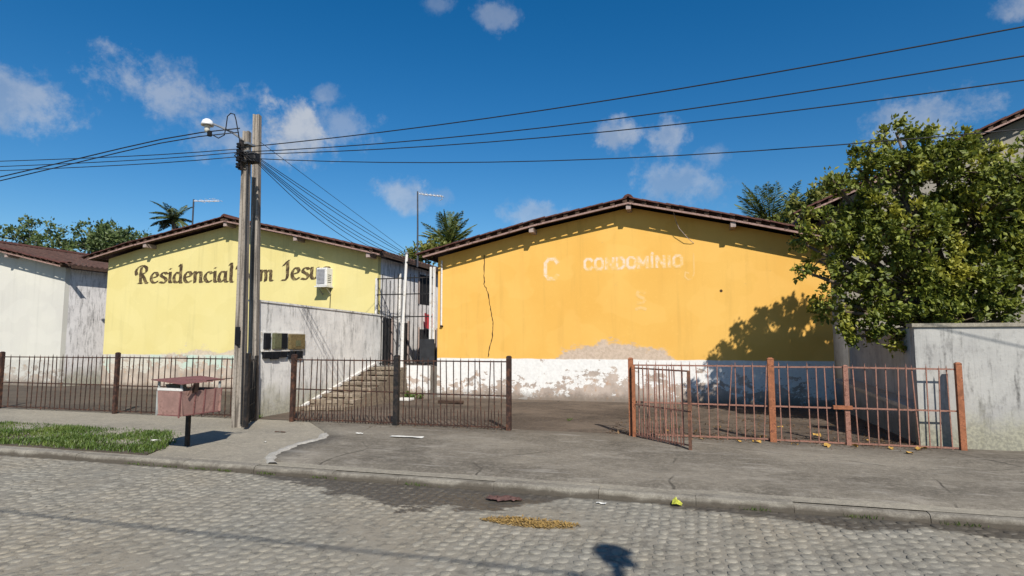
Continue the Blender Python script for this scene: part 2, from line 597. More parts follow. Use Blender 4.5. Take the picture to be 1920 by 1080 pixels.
def road_mat(name, base, stone):
    t = NT(name, 0.8, 0.3)
    x, y, z = t.xyz()
    big = t.noise(0.5, 5, 0.6)
    mid = t.noise(3.1, 6, 0.66)
    fine = t.noise(30, 5, 0.7)
    grit = t.noise(150, 2, 0.6)
    dk = tuple(q * .72 for q in base)
    lt = tuple(min(1, q * 1.2) for q in base)
    a = t.mix(t.step(big, 0.35, 0.65), (base[0] * .92, base[1] * .94, base[2] * .96), (base[0] * 1.05, base[1], base[2] * .93))
    if stone:
        gi = t.n('ShaderNodeNewGeometry').outputs['Random Per Island']
        oi = t.n('ShaderNodeObjectInfo').outputs['Random']
        r = t.math('FRACT', t.math('ADD', gi, t.math('MULTIPLY', oi, 3.7)))
        a = t.mix(t.step(r, 0, 1, 0.0, 0.62), a, dk)
        a = t.mix(t.math('MULTIPLY', t.step(t.math('FRACT', t.math('MULTIPLY', r, 7.3)), .80, .84), .35), a, lt)
    a = t.mix(t.math('MULTIPLY', t.step(mid, 0.5, 0.75), 0.40), a, lt)
    a = t.mix(t.math('MULTIPLY', t.step(fine, 0.5, 0.72), 0.40), a, dk)
    blot = t.noise(9.5, 5, .7, t.map((1, 1, 1), (7, 3, 1)))
    a = t.mix(t.math('MULTIPLY', t.step(blot, .50, .64), .65), a, tuple(q * .48 for q in base))
    a = t.mix(t.math('MULTIPLY', t.step(blot, .46, .34), .45), a, tuple(min(1, q * 1.3) for q in base))
    g = t.step(grit, 0.3, 0.7, .85, 1.12)
    cm = t.n('ShaderNodeCombineXYZ')
    for i in range(3):
        t.put(cm.inputs[i], g)
    a = t.mix(1.0, a, cm.outputs[0], 'MULTIPLY')
    # damp silt in the gutter (its own shape: wide round X -2, fading both ways, and again at the far right)
    dg = t.math('SUBTRACT', 6.22, y)
    wid = t.math('ADD', 0.04, 0.0)
    for cx, hw, w in ((-2.15, .95, .50), (-4.0, 1.1, .20), (-3.1, .8, .36), (1.3, .9, .22), (.2, .5, .12), (2.6, .7, .22)):
        q = t.math('DIVIDE', t.math('SUBTRACT', x, cx), hw)
        wid = t.math('ADD', wid, t.math('MULTIPLY', t.math('MAXIMUM', t.math('SUBTRACT', 1, t.math('MULTIPLY', q, q)), 0), w * 1.25))
    wv = t.math('MULTIPLY', wid, t.math('ADD', 0.1, t.math('MULTIPLY', t.noise(2.6, 5, .65, t.map((1, 2.2, 1), (2, 5, 0))), 2.0)))
    sm = t.math('MULTIPLY', t.step(t.math('SUBTRACT', dg, wv), -0.05, 0.05, 1, 0), t.step(fine, .25, .5, .75, 1))
    a = t.mix(t.math('MULTIPLY', sm, .80), a, (.050, .040, .030))
    # yellow-brown spill of sand and leaf crumbs
    ex = t.math('DIVIDE', t.math('ADD', x, 1.36), .42)
    ey = t.math('DIVIDE', t.math('SUBTRACT', y, 5.235), .13)
    el = t.math('ADD', t.math('MULTIPLY', ex, ex), t.math('MULTIPLY', ey, ey))
    el = t.math('ADD', el, t.math('MULTIPLY', t.math('SUBTRACT', t.noise(14, 5, .7), .5), 2.6))
    a = t.mix(t.step(el, .4, 1.15, .72, 0), a, (.30, .19, .062))
    # oil film, darkest under the litter at the gutter
    t.bump(t.math('ADD', fine, t.math('MULTIPLY', grit, .4)), 0.45, 0.006)
    t.put(t.b.inputs['Roughness'], t.math('SUBTRACT', .86, t.math('MULTIPLY', sm, .35)))
    return t.col(a)


M['road_base'] = road_mat('road_base', (.255, .233, .190), False)
M['cobble'] = road_mat('cobble', (.290, .267, .218), True)

M['rust_dark'] = plain('rust_dark', (.048, .026, .020), .8, .4, 14, dirt=(.13, .055, .03))
M['rust_brown'] = plain('rust_brown', (.13, .065, .042), .75, .4, 14, dirt=(.22, .095, .05))
M['rust_orange'] = plain('rust_orange', (.36, .135, .062), .75, .45, 10, dirt=(.15, .055, .03))
M['rust_pink'] = plain('rust_pink', (.33, .165, .12), .75, .45, 16, dirt=(.13, .055, .035))
M['black_iron'] = plain('black_iron', (.018, .017, .017), .55, .4, 12, dirt=(.05, .035, .028))
M['bin_pink'] = plain('bin_pink', (.33, .195, .165), .8, .25, 4, dirt=(.24, .14, .115))
M['bin_roof'] = plain('bin_roof', (.22, .092, .086), .75, .3, 6, dirt=(.13, .06, .05))
M['bin_inner'] = plain('bin_inner', (.40, .42, .40), .8, .3, 6)
M['white_pvc'] = plain('white_pvc', (.74, .72, .68), .5, .15, 6, dirt=(.5, .46, .40))
M['ac_white'] = plain('ac_white', (.74, .73, .70), .45, .12, 5, dirt=(.55, .52, .47))
M['ac_grey'] = plain('ac_grey', (.33, .33, .34), .6, .2, 10)
M['timber_pale'] = plain('timber_pale', (.42, .33, .29), .8, .3, 10, dirt=(.28, .2, .17))
M['timber_dark'] = plain('timber_dark', (.085, .050, .033), .85, .35, 10)
M['fascia'] = plain('fascia', (.36, .23, .19), .8, .35, 5, dirt=(.14, .085, .07))
M['clay_tile'] = plain('clay_tile', (.10, .038, .027), .85, .45, 7, dirt=(.055, .030, .026))
M['roof_old'] = plain('roof_old', (.095, .05, .038), .9, .5, 3, dirt=(.04, .03, .027))
M['dark_void'] = plain('dark_void', (.012, .012, .013), .8, .3, 6)  # near-black slab colour painting the shade inside the open alley recesses
M['door_dark'] = plain('door_dark', (.030, .031, .034), .6, .3, 5)
M['meter_dark'] = plain('meter_dark', (.012, .013, .016), .85, .3, 10, spec=.1)
M['meter_green'] = plain('meter_green', (.135, .14, .075), .55, .35, 14, dirt=(.05, .045, .03))
M['meter_tan'] = plain('meter_tan', (.20, .15, .065), .6, .5, 16, dirt=(.05, .035, .02))
M['cable'] = plain('cable', (.014, .014, .016), .6, .2, 4, bump=0)
M['galv'] = plain('galv', (.36, .37, .38), .45, .2, 10, metal=.6)
M['alu'] = plain('alu', (.80, .80, .80), .4, .08, 8, metal=.1)
M['mast'] = plain('mast', (.05, .055, .07), .6, .3, 6)
M['letter_brown'] = plain('letter_brown', (.095, .062, .030), .85, .4, 9, dirt=(.30, .235, .10))
M['red_cloth'] = plain('red_cloth', (.42, .035, .045), .85, .25, 12)
M['crack'] = plain('crack', (.07, .038, .018), .95, .3, 8)
M['white_litter'] = plain('white_litter', (.70, .68, .62), .8, .15, 20)
M['leaf_litter'] = plain('leaf_litter', (.55, .33, .075), .8, .35, 30, dirt=(.33, .16, .05))
M['crumbs'] = plain('crumbs', (.36, .23, .07), .85, .5, 60, dirt=(.20, .11, .04))
M['rag'] = plain('rag', (.13, .068, .058), .8, .5, 25, dirt=(.07, .04, .032))
M['wrapper'] = plain('wrapper', (.56, .57, .07), .6, .35, 25, dirt=(.36, .36, .10))
M['trunk'] = plain('trunk', (.16, .12, .085), .9, .4, 9, dirt=(.09, .075, .055), bump=.6)
M['palm_trunk'] = plain('palm_trunk', (.21, .17, .125), .9, .4, 9, bump=.6)

# concrete of the utility poles: rain-streaked
t = NT('pole_concrete', .88, .2)
st = t.noise(7, 6, .68, t.map((2.5, 2.5, .12)))
fi = t.noise(28, 5, .65)
c_ = t.mix(t.step(st, .42, .62), (.33, .29, .245), (.13, .112, .095))
c_ = t.mix(t.math('MULTIPLY', t.step(fi, .5, .68), .5), c_, (.085, .075, .06))
t.bump(fi, .5, .006)
M['pole'] = t.col(c_)

# letters that have almost weathered away
t = NT('faded_white', .88, .2)
f1 = t.noise(2.6, 5, .6)
f2 = t.noise(17, 5, .65)
k_ = t.math('ADD', t.math('MULTIPLY', f1, .5), t.math('MULTIPLY', f2, .5))
M['faded_white'] = t.col(t.mix(t.step(k_, .40, .60), (.80, .63, .47), (.80, .50, .145)))
t = NT('ghost_paint', .88, .2)
f1 = t.noise(3.1, 5, .6)
f2 = t.noise(13, 5, .7)
k_ = t.math('ADD', t.math('MULTIPLY', f1, .5), t.math('MULTIPLY', f2, .5))
M['ghost_paint'] = t.col(t.mix(t.step(k_, .42, .58), (.80, .515, .19), (.795, .465, .112)))


def leaf_mat(name, c1, c2, c3, trans=0.35, rough=.5):
    t = NT(name, rough, .4)
    gi = t.n('ShaderNodeNewGeometry').outputs['Random Per Island']
    big = t.noise(1.6, 3, .6)
    a = t.mix(gi, c1, c2)
    a = t.mix(t.math('MULTIPLY', t.step(big, .5, .68), .8), a, c3)
    t.put(t.b.inputs['Base Color'], a)
    tr = t.n('ShaderNodeBsdfTranslucent')
    t.put(tr.inputs['Color'], a)
    mx = t.n('ShaderNodeMixShader')
    mx.inputs[0].default_value = trans
    out = t.t.nodes['Material Output']
    t.t.links.new(t.b.outputs[0], mx.inputs[1])
    t.t.links.new(tr.outputs[0], mx.inputs[2])
    t.t.links.new(mx.outputs[0], out.inputs['Surface'])
    return t.m


M['leaf_tree'] = leaf_mat('leaf_tree', (.055, .082, .012), (.22, .245, .032), (.40, .37, .05), .32, .55)
M['leaf_far'] = leaf_mat('leaf_far', (.045, .075, .025), (.10, .14, .04), (.14, .17, .05))
M['leaf_lime'] = leaf_mat('leaf_lime', (.10, .13, .025), (.19, .20, .04), (.24, .22, .05))
M['leaf_palm'] = leaf_mat('leaf_palm', (.05, .075, .026), (.11, .13, .04), (.15, .15, .05), .25)
M['leaf_palm_sun'] = leaf_mat('leaf_palm_sun', (.07, .11, .024), (.17, .20, .045), (.25, .23, .06), .3)  # brighter copy of leaf_palm, sunlit look put into the leaf colour
M['grass'] = leaf_mat('grass', (.050, .095, .016), (.11, .16, .028), (.15, .19, .04), .3)
M['dead_leaf'] = leaf_mat('dead_leaf', (.045, .026, .014), (.17, .10, .045), (.10, .06, .03), .1, .8)
M['glass_lamp'] = NT('glass_lamp', .15, .5).col((.62, .60, .52))

# ------------------------------------------------------------------ the setting: ground
KERB_Y, FENCE_Y, WALL_Y = 6.22, 9.37, 14.40

b = MB()
b.add([(-400, -400, -.10), (400, -400, -.10), (400, 400, -.10), (-400, 400, -.10)], [(0, 1, 2, 3)])
setp(b.build('terrain', M['terrain']), 'flat ground stretching away behind the houses', None, None, 'structure')

b = MB()
b.add([(-80, -3.2, -.0055), (80, -3.2, -.0055), (80, KERB_Y + .1, -.0055), (-80, KERB_Y + .1, -.0055)], [(0, 1, 2, 3)])
road = setp(b.build('road', M['road_base']), 'worn grey cobbled street in front of the houses', None, None, 'structure')

# cobbles: laid in courses across the street, uneven; the nearest ones are single objects
CAMD = Vector((-math.sin(YAW), math.cos(YAW), 0))
CAMR = Vector((math.cos(YAW), math.sin(YAW), 0))
FW3 = Vector((-math.sin(YAW) * math.cos(PITCH), math.cos(YAW) * math.cos(PITCH), math.sin(PITCH)))
UP3 = CAMR.cross(FW3)


def in_view(p, mx=60):
    q = Vector(p) - Vector((0, 0, 1.6))
    w = q.dot(FW3)
    if w < .3:
        return False
    px, py = 960 + FPX * q.dot(CAMR) / w, 540 - FPX * q.dot(UP3) / w
    return -mx < px < 1920 + mx and 0 < py < 1080 + mx


def stone_mesh(hx, hy, top, r, jit):
    """a worn sett: footprint about 2hx by 2hy, softly domed"""
    ring = []
    for k in range(8):
        an = 2 * math.pi * k / 8 + math.pi / 8
        cx, cy = math.cos(an), math.sin(an)
        m = max(abs(cx), abs(cy))
        ring.append((cx / m * hx * (1 + r.uniform(-jit, jit)), cy / m * hy * (1 + r.uniform(-jit, jit))))
    v = [(x, y, -.020) for x, y in ring] + [(x * .97, y * .97, top - .0055) for x, y in ring] + \
        [(x * .80, y * .80, top) for x, y in ring] + [(0, 0, top + .0005)]
    f = []
    for k in range(8):
        k2 = (k + 1) % 8
        f += [(k, k2, 8 + k2, 8 + k), (8 + k, 8 + k2, 16 + k2, 16 + k), (16 + k, 16 + k2, 24)]
    return v, f


rs = random.Random(31)
variants = []
for i in range(14):
    v, f = stone_mesh(.059 + rs.uniform(-.011, .007), .070 + rs.uniform(-.014, .010), rs.uniform(-.002, .002), rs, .15)
    variants.append((v, f))
stones = []
x = -13.5
while x < 8.0:
    wdt = rs.uniform(.094, .124)
    y = -0.2 + rs.uniform(0, .12)
    while y < KERB_Y - .07:
        ln = rs.uniform(.092, .150)
        sx = x + .020 * math.sin(y * 1.3 + x * .35) + rs.uniform(-.012, .012)
        stones.append((sx, y + ln / 2, rs.uniform(-.16, .16), rs.uniform(-.035, .035), rs.uniform(-.035, .035),
                       wdt / .128, ln / .150, rs.randrange(14),
                       rs.uniform(-.003, .002) - .0045 * max(0.0, math.sin(sx * 1.7 + 1.1 * math.sin(y * 1.3)) * math.sin(y * 2.1 + sx * .6)) - .0025 * (rs.random() < .25)))
        y += ln
    x += wdt
stones.sort(key=lambda s_: s_[0] * CAMD.x + s_[1] * CAMD.y)
vmesh = []
for v, f in variants:
    me = bpy.data.meshes.new('cobblestone')
    me.from_pydata(v, [], f)
    me.materials.append(M['cobble'])
    me.polygons.foreach_set('use_smooth', [True] * len(me.polygons))
    vmesh.append(me)
rest = MB()
count = 0
for sx, sy, rz, rx, ry, kx, ky, vi, dz in stones:
    if count < 300 and in_view((sx, sy, 0), 0):
        o = bpy.data.objects.new('cobblestone', vmesh[vi])
        COL.objects.link(o)
        o.parent = road
        o.location = (sx, sy, dz)
        o.rotation_euler = (rx, ry, rz)
        o.scale = (kx, ky, 1)
        count += 1
    else:
        mt = Matrix.Translation((sx, sy, dz)) @ Matrix.Rotation(rz, 4, 'Z') @ Matrix.Rotation(ry, 4, 'Y') @ Matrix.Rotation(rx, 4, 'X') @ Matrix.Diagonal((kx, ky, 1, 1))
        v, f = variants[vi]
        rest.add([mt @ Vector(q) for q in v], f)
setp(rest.build('cobblestones', M['cobble'], road, smooth=True), kind='stuff')

# kerb
kerb = thing('kerb', 'low worn concrete kerb between cobbles and pavement', None, (0, KERB_Y, 0), None, 'structure')
x = -26.0
rs = random.Random(5)
while x < 16:
    ln = rs.uniform(.85, 1.15)
    dz, dy = rs.uniform(-.010, .010), rs.uniform(-.014, .014)
    prof = [(0, -.06), (.004, .034), (.016, .060), (.040, .074), (.15, .078), (.15, -.06)]
    b = MB().prism([(KERB_Y + dy * .6 + p, z + dz) for p, z in prof], 'x', x + .002, x + ln - .002)
    b.build('kerb_stone', M['kerb'], kerb)
    x += ln

# pavement slab, rising gently to the fence line


def gz(y):
    """height of the pavement and court at depth y"""
    if y < KERB_Y + .12:
        return .078
    if y < FENCE_Y:
        return .078 + (y - KERB_Y - .12) / (FENCE_Y - KERB_Y - .12) * .072
    return .150


def sheet(name, mat, xs, ys, dz=0.0, wob=0.006, seed=1, parent=None, inside=None):
    r = random.Random(seed)
    v, f, idm = [], [], {}
    for j, y in enumerate(ys):
        for i, x in enumerate(xs):
            xx, yy = (x(y), y) if callable(x) else (x, y)
            idm[(i, j)] = len(v)
            edge = i in (0, len(xs) - 1) or j in (0, len(ys) - 1)
            v.append((xx, yy, gz(yy) + dz + (0 if edge else r.uniform(-wob, wob))))
    for j in range(len(ys) - 1):
        for i in range(len(xs) - 1):
            f.append((idm[(i, j)], idm[(i + 1, j)], idm[(i + 1, j + 1)], idm[(i, j + 1)]))
    q = MB()
    q.add(v, f)
    return q.build(name, mat, parent, smooth=True)


def lin(a, b_, n):
    return [a + (b_ - a) * i / n for i in range(n + 1)]


o = sheet('pavement', M['sidewalk'], lin(-60, -20, 6) + lin(-19, 20, 60) + lin(24, 60, 5), lin(KERB_Y + .10, FENCE_Y + .1, 9))
setp(o, 'pale concrete pavement strip along the street', None, None, 'structure')


def apron_left(y):
    """curved left border of the darker driveway apron"""
    pts = [(6.2, -4.75), (6.5, -5.08), (6.8, -5.30), (7.5, -5.42), (8.0, -5.34), (8.5, -5.6), (9.6, -6.75)]
    for (y0, x0), (y1, x1) in zip(pts, pts[1:]):
        if y <= y1:
            return x0 + (x1 - x0) * (y - y0) / (y1 - y0)
    return pts[-1][1]


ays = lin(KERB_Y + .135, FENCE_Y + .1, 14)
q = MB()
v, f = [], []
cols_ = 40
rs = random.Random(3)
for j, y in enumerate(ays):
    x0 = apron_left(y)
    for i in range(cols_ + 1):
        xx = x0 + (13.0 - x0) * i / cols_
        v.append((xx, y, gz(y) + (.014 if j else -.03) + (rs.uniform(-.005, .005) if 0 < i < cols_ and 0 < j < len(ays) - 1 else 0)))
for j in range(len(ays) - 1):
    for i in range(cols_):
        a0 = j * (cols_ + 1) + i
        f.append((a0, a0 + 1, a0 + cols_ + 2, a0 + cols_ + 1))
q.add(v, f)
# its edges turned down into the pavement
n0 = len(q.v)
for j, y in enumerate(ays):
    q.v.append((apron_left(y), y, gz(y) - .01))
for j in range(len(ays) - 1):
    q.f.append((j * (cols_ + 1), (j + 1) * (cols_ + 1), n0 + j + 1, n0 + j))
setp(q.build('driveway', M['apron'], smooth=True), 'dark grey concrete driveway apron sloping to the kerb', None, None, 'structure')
# pale raised lip along the apron's curved border and its street edge
q = MB()
prev = None
for j, y in enumerate(lin(KERB_Y + .16, 8.35, 26)):
    x0 = apron_left(y)
    w = .075 + .018 * math.sin(j * 2.1) + .012 * math.sin(j * 5.3)
    z = gz(y)
    ring = [(x0 - w, y, z - .004), (x0 - w * .7, y, z + .022), (x0 + w * .6, y, z + .030), (x0 + w, y, z + .012)]
    bidx = len(q.v)
    q.v.extend(ring)
    if prev is not None:
        for k in range(3):
            q.f.append((prev + k, prev + k + 1, bidx + k + 1, bidx + k))
    prev = bidx
drive_lip = q.build('driveway_border', M['pale_edge'], smooth=True)
setp(drive_lip, 'pale rough cement border curving along the driveway', None, None, 'structure')

o = sheet('courtyard', M['court'], lin(-7.80, 3.30, 24), lin(FENCE_Y + .1, WALL_Y + .02, 12), .008, .006, 9)
setp(o, 'dark stained concrete courtyard behind the railings', None, None, 'structure')
o = sheet('side_yard', M['dirt'], lin(-60, -7.95, 24), lin(FENCE_Y + .1, WALL_Y + 1, 8), .0, .02, 10)
setp(o, 'bare brown yard in front of the yellow house', None, None, 'structure')
o = sheet('side_yard', M['dirt'], lin(3.3, 40, 14), lin(FENCE_Y + .1, 40, 8), .0, .02, 12)
setp(o, 'bare ground behind the right hand wall', None, None, 'structure')
# far pavement behind the camera
b = MB().bbox(-80, 80, -6.2, -3.0, -.06, .11, .02)
setp(b.build('pavement', M['sidewalk']), 'pavement on the near side of the street', None, None, 'structure')

# ------------------------------------------------------------------ houses


def roof_fn(pts):
    def fz(x):
        for (x0, z0), (x1, z1) in zip(pts, pts[1:]):
            if x <= x1:
                return z0 + (z1 - z0) * (x - x0) / (x1 - x0)
        return pts[-1][1]
    return fz


def tile_mesh():
    """one half-round clay tile, 0.40 long along +X, falling slightly"""
    q = MB()
    seg = 6
    for r0, z_ in ((.085, 0.0), (.072, 0.0)):
        for (xx, dz, k) in ((0, .022, 1.0), (.40, 0.0, 1.12)):
            for i in range(seg + 1):
                an = math.pi * i / seg
                q.v.append((xx, -math.cos(an) * r0 * k, math.sin(an) * r0 * k * .50 + dz))
    n = seg + 1
    for i in range(seg):
        q.f.append((i, i + 1, n + i + 1, n + i))
        q.f.append((2 * n + i, 3 * n + i, 3 * n + i + 1, 2 * n + i + 1))
        q.f.append((i, 2 * n + i, 2 * n + i + 1, i + 1))
        q.f.append((n + i, n + i + 1, 3 * n + i + 1, 3 * n + i))
    for i in (0, seg):
        q.f.append((i, n + i, 3 * n + i, 2 * n + i))
    return q.mesh('tile', M['clay_tile'], smooth=False)


TILE = tile_mesh()


def house(name, label, xl, xr, roof_pts, beams, wall_mat, side_mat, depth=16.0, wy=WALL_Y, verge=0.43, tiles=True, side_doors=()):
    """gable-fronted house; roof_pts is the line of the roof's underside at the front, left to right"""
    t_ = thing(name, label, 'house', ((xl + xr) / 2, wy, gz(wy)))
    fz = roof_fn(roof_pts)
    z0 = .05
    apex = max(roof_pts, key=lambda p: p[1])
    # front wall with thickness
    xs = sorted(set([xl, xr] + [p[0] for p in roof_pts if xl < p[0] < xr]))
    poly = [(xl, z0), (xr, z0)] + [(xx, fz(xx) - .03) for xx in reversed(xs)]
    wall = MB().prism(poly, 'y', wy, wy + .16).build('wall', wall_mat, t_)
    back = MB().prism(poly, 'y', wy + depth - .16, wy + depth).build('wall', wall_mat, t_)
    for sx, ex in ((xl, xl + .16), (xr - .16, xr)):
        MB().box(sx, ex, wy + .16, wy + depth - .16, z0, fz((sx + ex) / 2) - .10).build('wall', side_mat, t_)
    # tiled roof: rolled surface over both slopes
    per, amp = .19, .030
    ny = int((depth + 2 * verge - .20) / per * 4)
    ys = [wy - verge + .12 + (depth + 2 * verge - .24) * i / ny for i in range(ny + 1)]
    q = MB()
    rx = [p[0] for p in roof_pts]
    cols = len(rx)
    for i, y in enumerate(ys):
        ph = 2 * math.pi * (y - ys[0]) / per
        for x in rx:
            q.v.append((x, y, fz(x) + .105 + amp * math.cos(ph)))
        for x in rx:
            q.v.append((x, y, fz(x) + .070))
    n2 = 2 * cols
    for i in range(ny):
        for k in range(cols - 1):
            a0 = i * n2 + k
            q.f.append((a0, a0 + 1, a0 + n2 + 1, a0 + n2))
            a1 = a0 + cols
            q.f.append((a1, a1 + n2, a1 + n2 + 1, a1 + 1))
        for k in (0, cols - 1):
            a0 = i * n2 + k
            q.f.append((a0, a0 + n2, a0 + n2 + cols, a0 + cols))
    for i in (0, ny):
        for k in range(cols - 1):
            a0 = i * n2 + k
            q.f.append((a0, a0 + cols, a0 + cols + 1, a0 + 1))
    roof = q.build('roof', M['roof_old'], t_)
    # barge board along the front and back verge
    for (p, r_) in zip(roof_pts, roof_pts[1:]):
        MB().bar((p[0], wy - verge + .02, p[1] - .006), (r_[0], wy - verge + .02, r_[1] - .006), .026, .042).build('barge_board', M['fascia'], t_)
        # rafter carrying the overhang, dark with age
        MB().bar((p[0], wy - verge + .16, p[1] + .03), (r_[0], wy - verge + .16, r_[1] + .03), .06, .07).build('rafter', M['timber_dark'], t_)
    # eaves boards
    for x, s in ((roof_pts[0][0], 1), (roof_pts[-1][0], -1)):
        MB().box(x - .012, x + .012, wy - verge + .04, wy + depth + verge - .1, fz(x) - .03, fz(x) + .065).build('eaves_board', M['timber_dark'], t_)
    # purlins poking out under the verge
    for x in beams:
        z = fz(x)
        MB().box(x - .055, x + .055, wy - verge + .045, wy + .5, z - .150, z - .034).build('purlin', M['timber_pale'], t_)
    # verge tiles and the battens' ends that hold them off the barge board
    if tiles:
        batten = MB().box(-.05, .05, 0, .30, 0, .068).mesh('batten', M['timber_dark'])
        r = random.Random(len(name) * 7 + int(xl))
        for side in (-1, 1):
            ex = roof_pts[0][0] if side < 0 else roof_pts[-1][0]
            x = apex[0] + side * .02
            while (ex - x) * side > .05:
                dzdx = (fz(x + side * .2) - fz(x)) / .2
                ang = math.atan(-dzdx)
                rot = (0, ang, 0) if side > 0 else (0, ang, math.pi)
                yy = wy - verge + .055 + r.uniform(-.012, .012)
                place(TILE, 'tile', t_, (x, yy, fz(x) + .092 + r.uniform(-.004, .006)), rot, (1, 1, 1))
                place(batten, 'batten', t_, (x + side * .06, wy - verge + .004, fz(x + side * .06) + .022), (0, 0, 0))
                x += side * .285 * math.cos(ang) * r.uniform(.96, 1.04)
        # ridge cap seen end-on
        q = MB()
        q.prism([(apex[0] - .13, apex[1] + .115), (apex[0] - .07, apex[1] + .185), (apex[0], apex[1] + .21), (apex[0] + .07, apex[1] + .185), (apex[0] + .13, apex[1] + .115), (apex[0], apex[1] + .15)],
                'y', wy - verge - .01, wy + depth + verge)
        q.build('ridge_cap', M['clay_tile'], roof)
    return t_, wall, fz


ORANGE_ROOF = [(-6.48, 3.79), (-3.5, 4.46), (-1.2, 4.87), (1.13, 4.315), (3.28, 3.76)]
orange, orange_wall, ofz = house('orange_house', 'peeling orange gable-fronted house with faded CONDOMÍNIO lettering', -6.22, 3.12,
                                 ORANGE_ROOF, (-3.58, -1.2, 1.12), M['orange_wall'], M['side_wall'])
YELLOW_ROOF = [(-17.95, 4.18), (-16.4, 4.50), (-12.8, 5.10), (-10.4, 4.56), (-7.74, 3.91)]
yellow, yellow_wall, yfz = house('yellow_house', 'pale yellow gable-fronted house with dark Residencial Bom Jesus lettering', -17.6, -8.0,
                                 YELLOW_ROOF, (-15.75, -12.8, -10.4, -8.1), M['yellow_wall'], M['alley_wall'])
house('pale_house', 'off-white gable-fronted house beyond the yellow house at the far left', -29.0, -19.4,
      [(-29.4, 4.1), (-24.2, 5.1), (-19.1, 4.0)], (-26.8, -24.2, -21.6), M['pale_wall'], M['side_wall'])
house('grey_house', 'house with dark gable roof mostly hidden behind the leafy tree', 3.9, 13.5,
      [(3.0, 4.80), (8.6, 7.2), (14.2, 4.80)], (8.6,), M['dim_wall'], M['right_wall'], depth=10, wy=16.35)

# painted lettering on the yellow wall: broad-brush strokes
GLY = {
    'R': (1.18, [[(.36, 0), (.34, .8), (.40, 1.52)], [(.02, .78), (-.06, 1.15), (.12, 1.5), (.5, 1.66), (.82, 1.45), (.78, 1.05), (.36, .84)], [(.42, .86), (.66, .5), (.86, .06), (1.0, .02)], [(.16, .02), (.52, .0)]]),
    'e': (.80, [[(.12, .50), (.40, .56), (.62, .68), (.52, .96), (.28, .96), (.10, .62), (.14, .22), (.38, .03), (.68, .20)]]),
    's': (.70, [[(.60, .84), (.42, .98), (.16, .88), (.16, .66), (.46, .46), (.56, .22), (.36, .02), (.04, .12)]]),
    'i': (.42, [[(.04, .84), (.17, .96), (.17, .14), (.36, .04)], [(.14, 1.26), (.21, 1.34)]]),
    'd': (.86, [[(.56, .86), (.30, .96), (.09, .60), (.14, .16), (.36, .04), (.58, .28)], [(.50, 1.52), (.62, 1.62), (.62, .14), (.80, .04)]]),
    'n': (.86, [[(.02, .86), (.14, .96), (.14, 0)], [(.16, .68), (.38, .96), (.60, .84), (.60, .12), (.78, .03)]]),
    'c': (.70, [[(.60, .78), (.42, .97), (.14, .74), (.10, .34), (.34, .03), (.64, .20)]]),
    'a': (.86, [[(.54, .90), (.24, .94), (.07, .46), (.20, .04), (.54, .30)], [(.58, .98), (.58, .14), (.78, .03)]]),
    'l': (.42, [[(.04, 1.50), (.16, 1.62), (.16, .14), (.36, .04)]]),
    'B': (1.04, [[(.34, .02), (.32, .8), (.36, 1.5)], [(-.06, 1.15), (.06, 1.52), (.46, 1.66), (.80, 1.42), (.68, 1.0), (.36, .88)], [(.40, .88), (.84, .72), (.84, .26), (.52, .0), (.08, .06)]]),
    'o': (.76, [[(.36, .98), (.10, .72), (.10, .28), (.36, .02), (.62, .30), (.60, .72), (.36, .98)]]),
    'm': (1.20, [[(.02, .86), (.14, .96), (.14, 0)], [(.16, .68), (.36, .96), (.54, .84), (.54, 0)], [(.56, .68), (.76, .96), (.94, .84), (.94, .12), (1.12, .03)]]),
    'J': (.78, [[(.16, 1.22), (.34, 1.46), (.62, 1.68)], [(.48, 1.5), (.50, .5), (.40, .06), (.06, .02)]]),
    'u': (.86, [[(.02, .86), (.14, .96), (.12, .26), (.32, .03), (.58, .28)], [(.60, .98), (.60, .14), (.80, .03)]]),
}


def smooth_line(p, n=7):
    if len(p) == 2:
        return [Vector(p[0]), Vector(p[1])]
    P = [Vector(p[0])] + [Vector(a) for a in p] + [Vector(p[-1])]
    out = []
    for i in range(1, len(P) - 2):
        for k in range(n):
            u = k / n
            a, b_, c, d = P[i - 1], P[i], P[i + 1], P[i + 2]
            out.append(.5 * ((2 * b_) + (c - a) * u + (2 * a - 5 * b_ + 4 * c - d) * u * u + (3 * b_ - a - 3 * c + d) * u ** 3))
    out.append(P[-2])
    return out


def word(text, x, z, kx, kz, y, mat, parent, nib=.30, ang=.45, slope=0.0):
    q = MB()
    px = 0.0
    lay = 0
    brush = random.Random(len(text))
    for ch in text:
        adv, strokes = GLY[ch]
        for st_ in strokes:
            line = smooth_line(st_)
            nv = Vector((math.cos(ang), math.sin(ang))) * nib / 2
            tv = Vector((-math.sin(ang), math.cos(ang))) * .035
            yy = y - .0012 * (lay % 3)
            lay += 1
            idx = []
            for pt in line:
                row = []
                for o_ in (-nv, nv):
                    g = pt + o_ * brush.uniform(.84, 1.10)
                    X_ = x + (px + g.x) * kx
                    row.append(len(q.v))
                    q.v.append((X_, yy, z + g.y * kz + (X_ - x) * slope))
                idx.append(row)
            for a, b_ in zip(idx, idx[1:]):
                q.f.append((a[0], a[1], b_[1], b_[0]))
            # thin the hairlines out: a second, narrower pass so strokes along the brush never vanish
            idx = []
            for i, pt in enumerate(line):
                d = (line[min(i + 1, len(line) - 1)] - line[max(i - 1, 0)])
                d = d.normalized() if d.length > 1e-6 else Vector((1, 0))
                nn = Vector((-d.y, d.x)) * .060
                row = []
                for o_ in (-nn, nn):
                    g = pt + o_
                    X_ = x + (px + g.x) * kx
                    row.append(len(q.v))
                    q.v.append((X_, yy - .0005, z + g.y * kz + (X_ - x) * slope))
                idx.append(row)
            for a, b_ in zip(idx, idx[1:]):
                q.f.append((a[0], a[1], b_[1], b_[0]))
        px += adv
    return q.build('lettering', mat, parent)


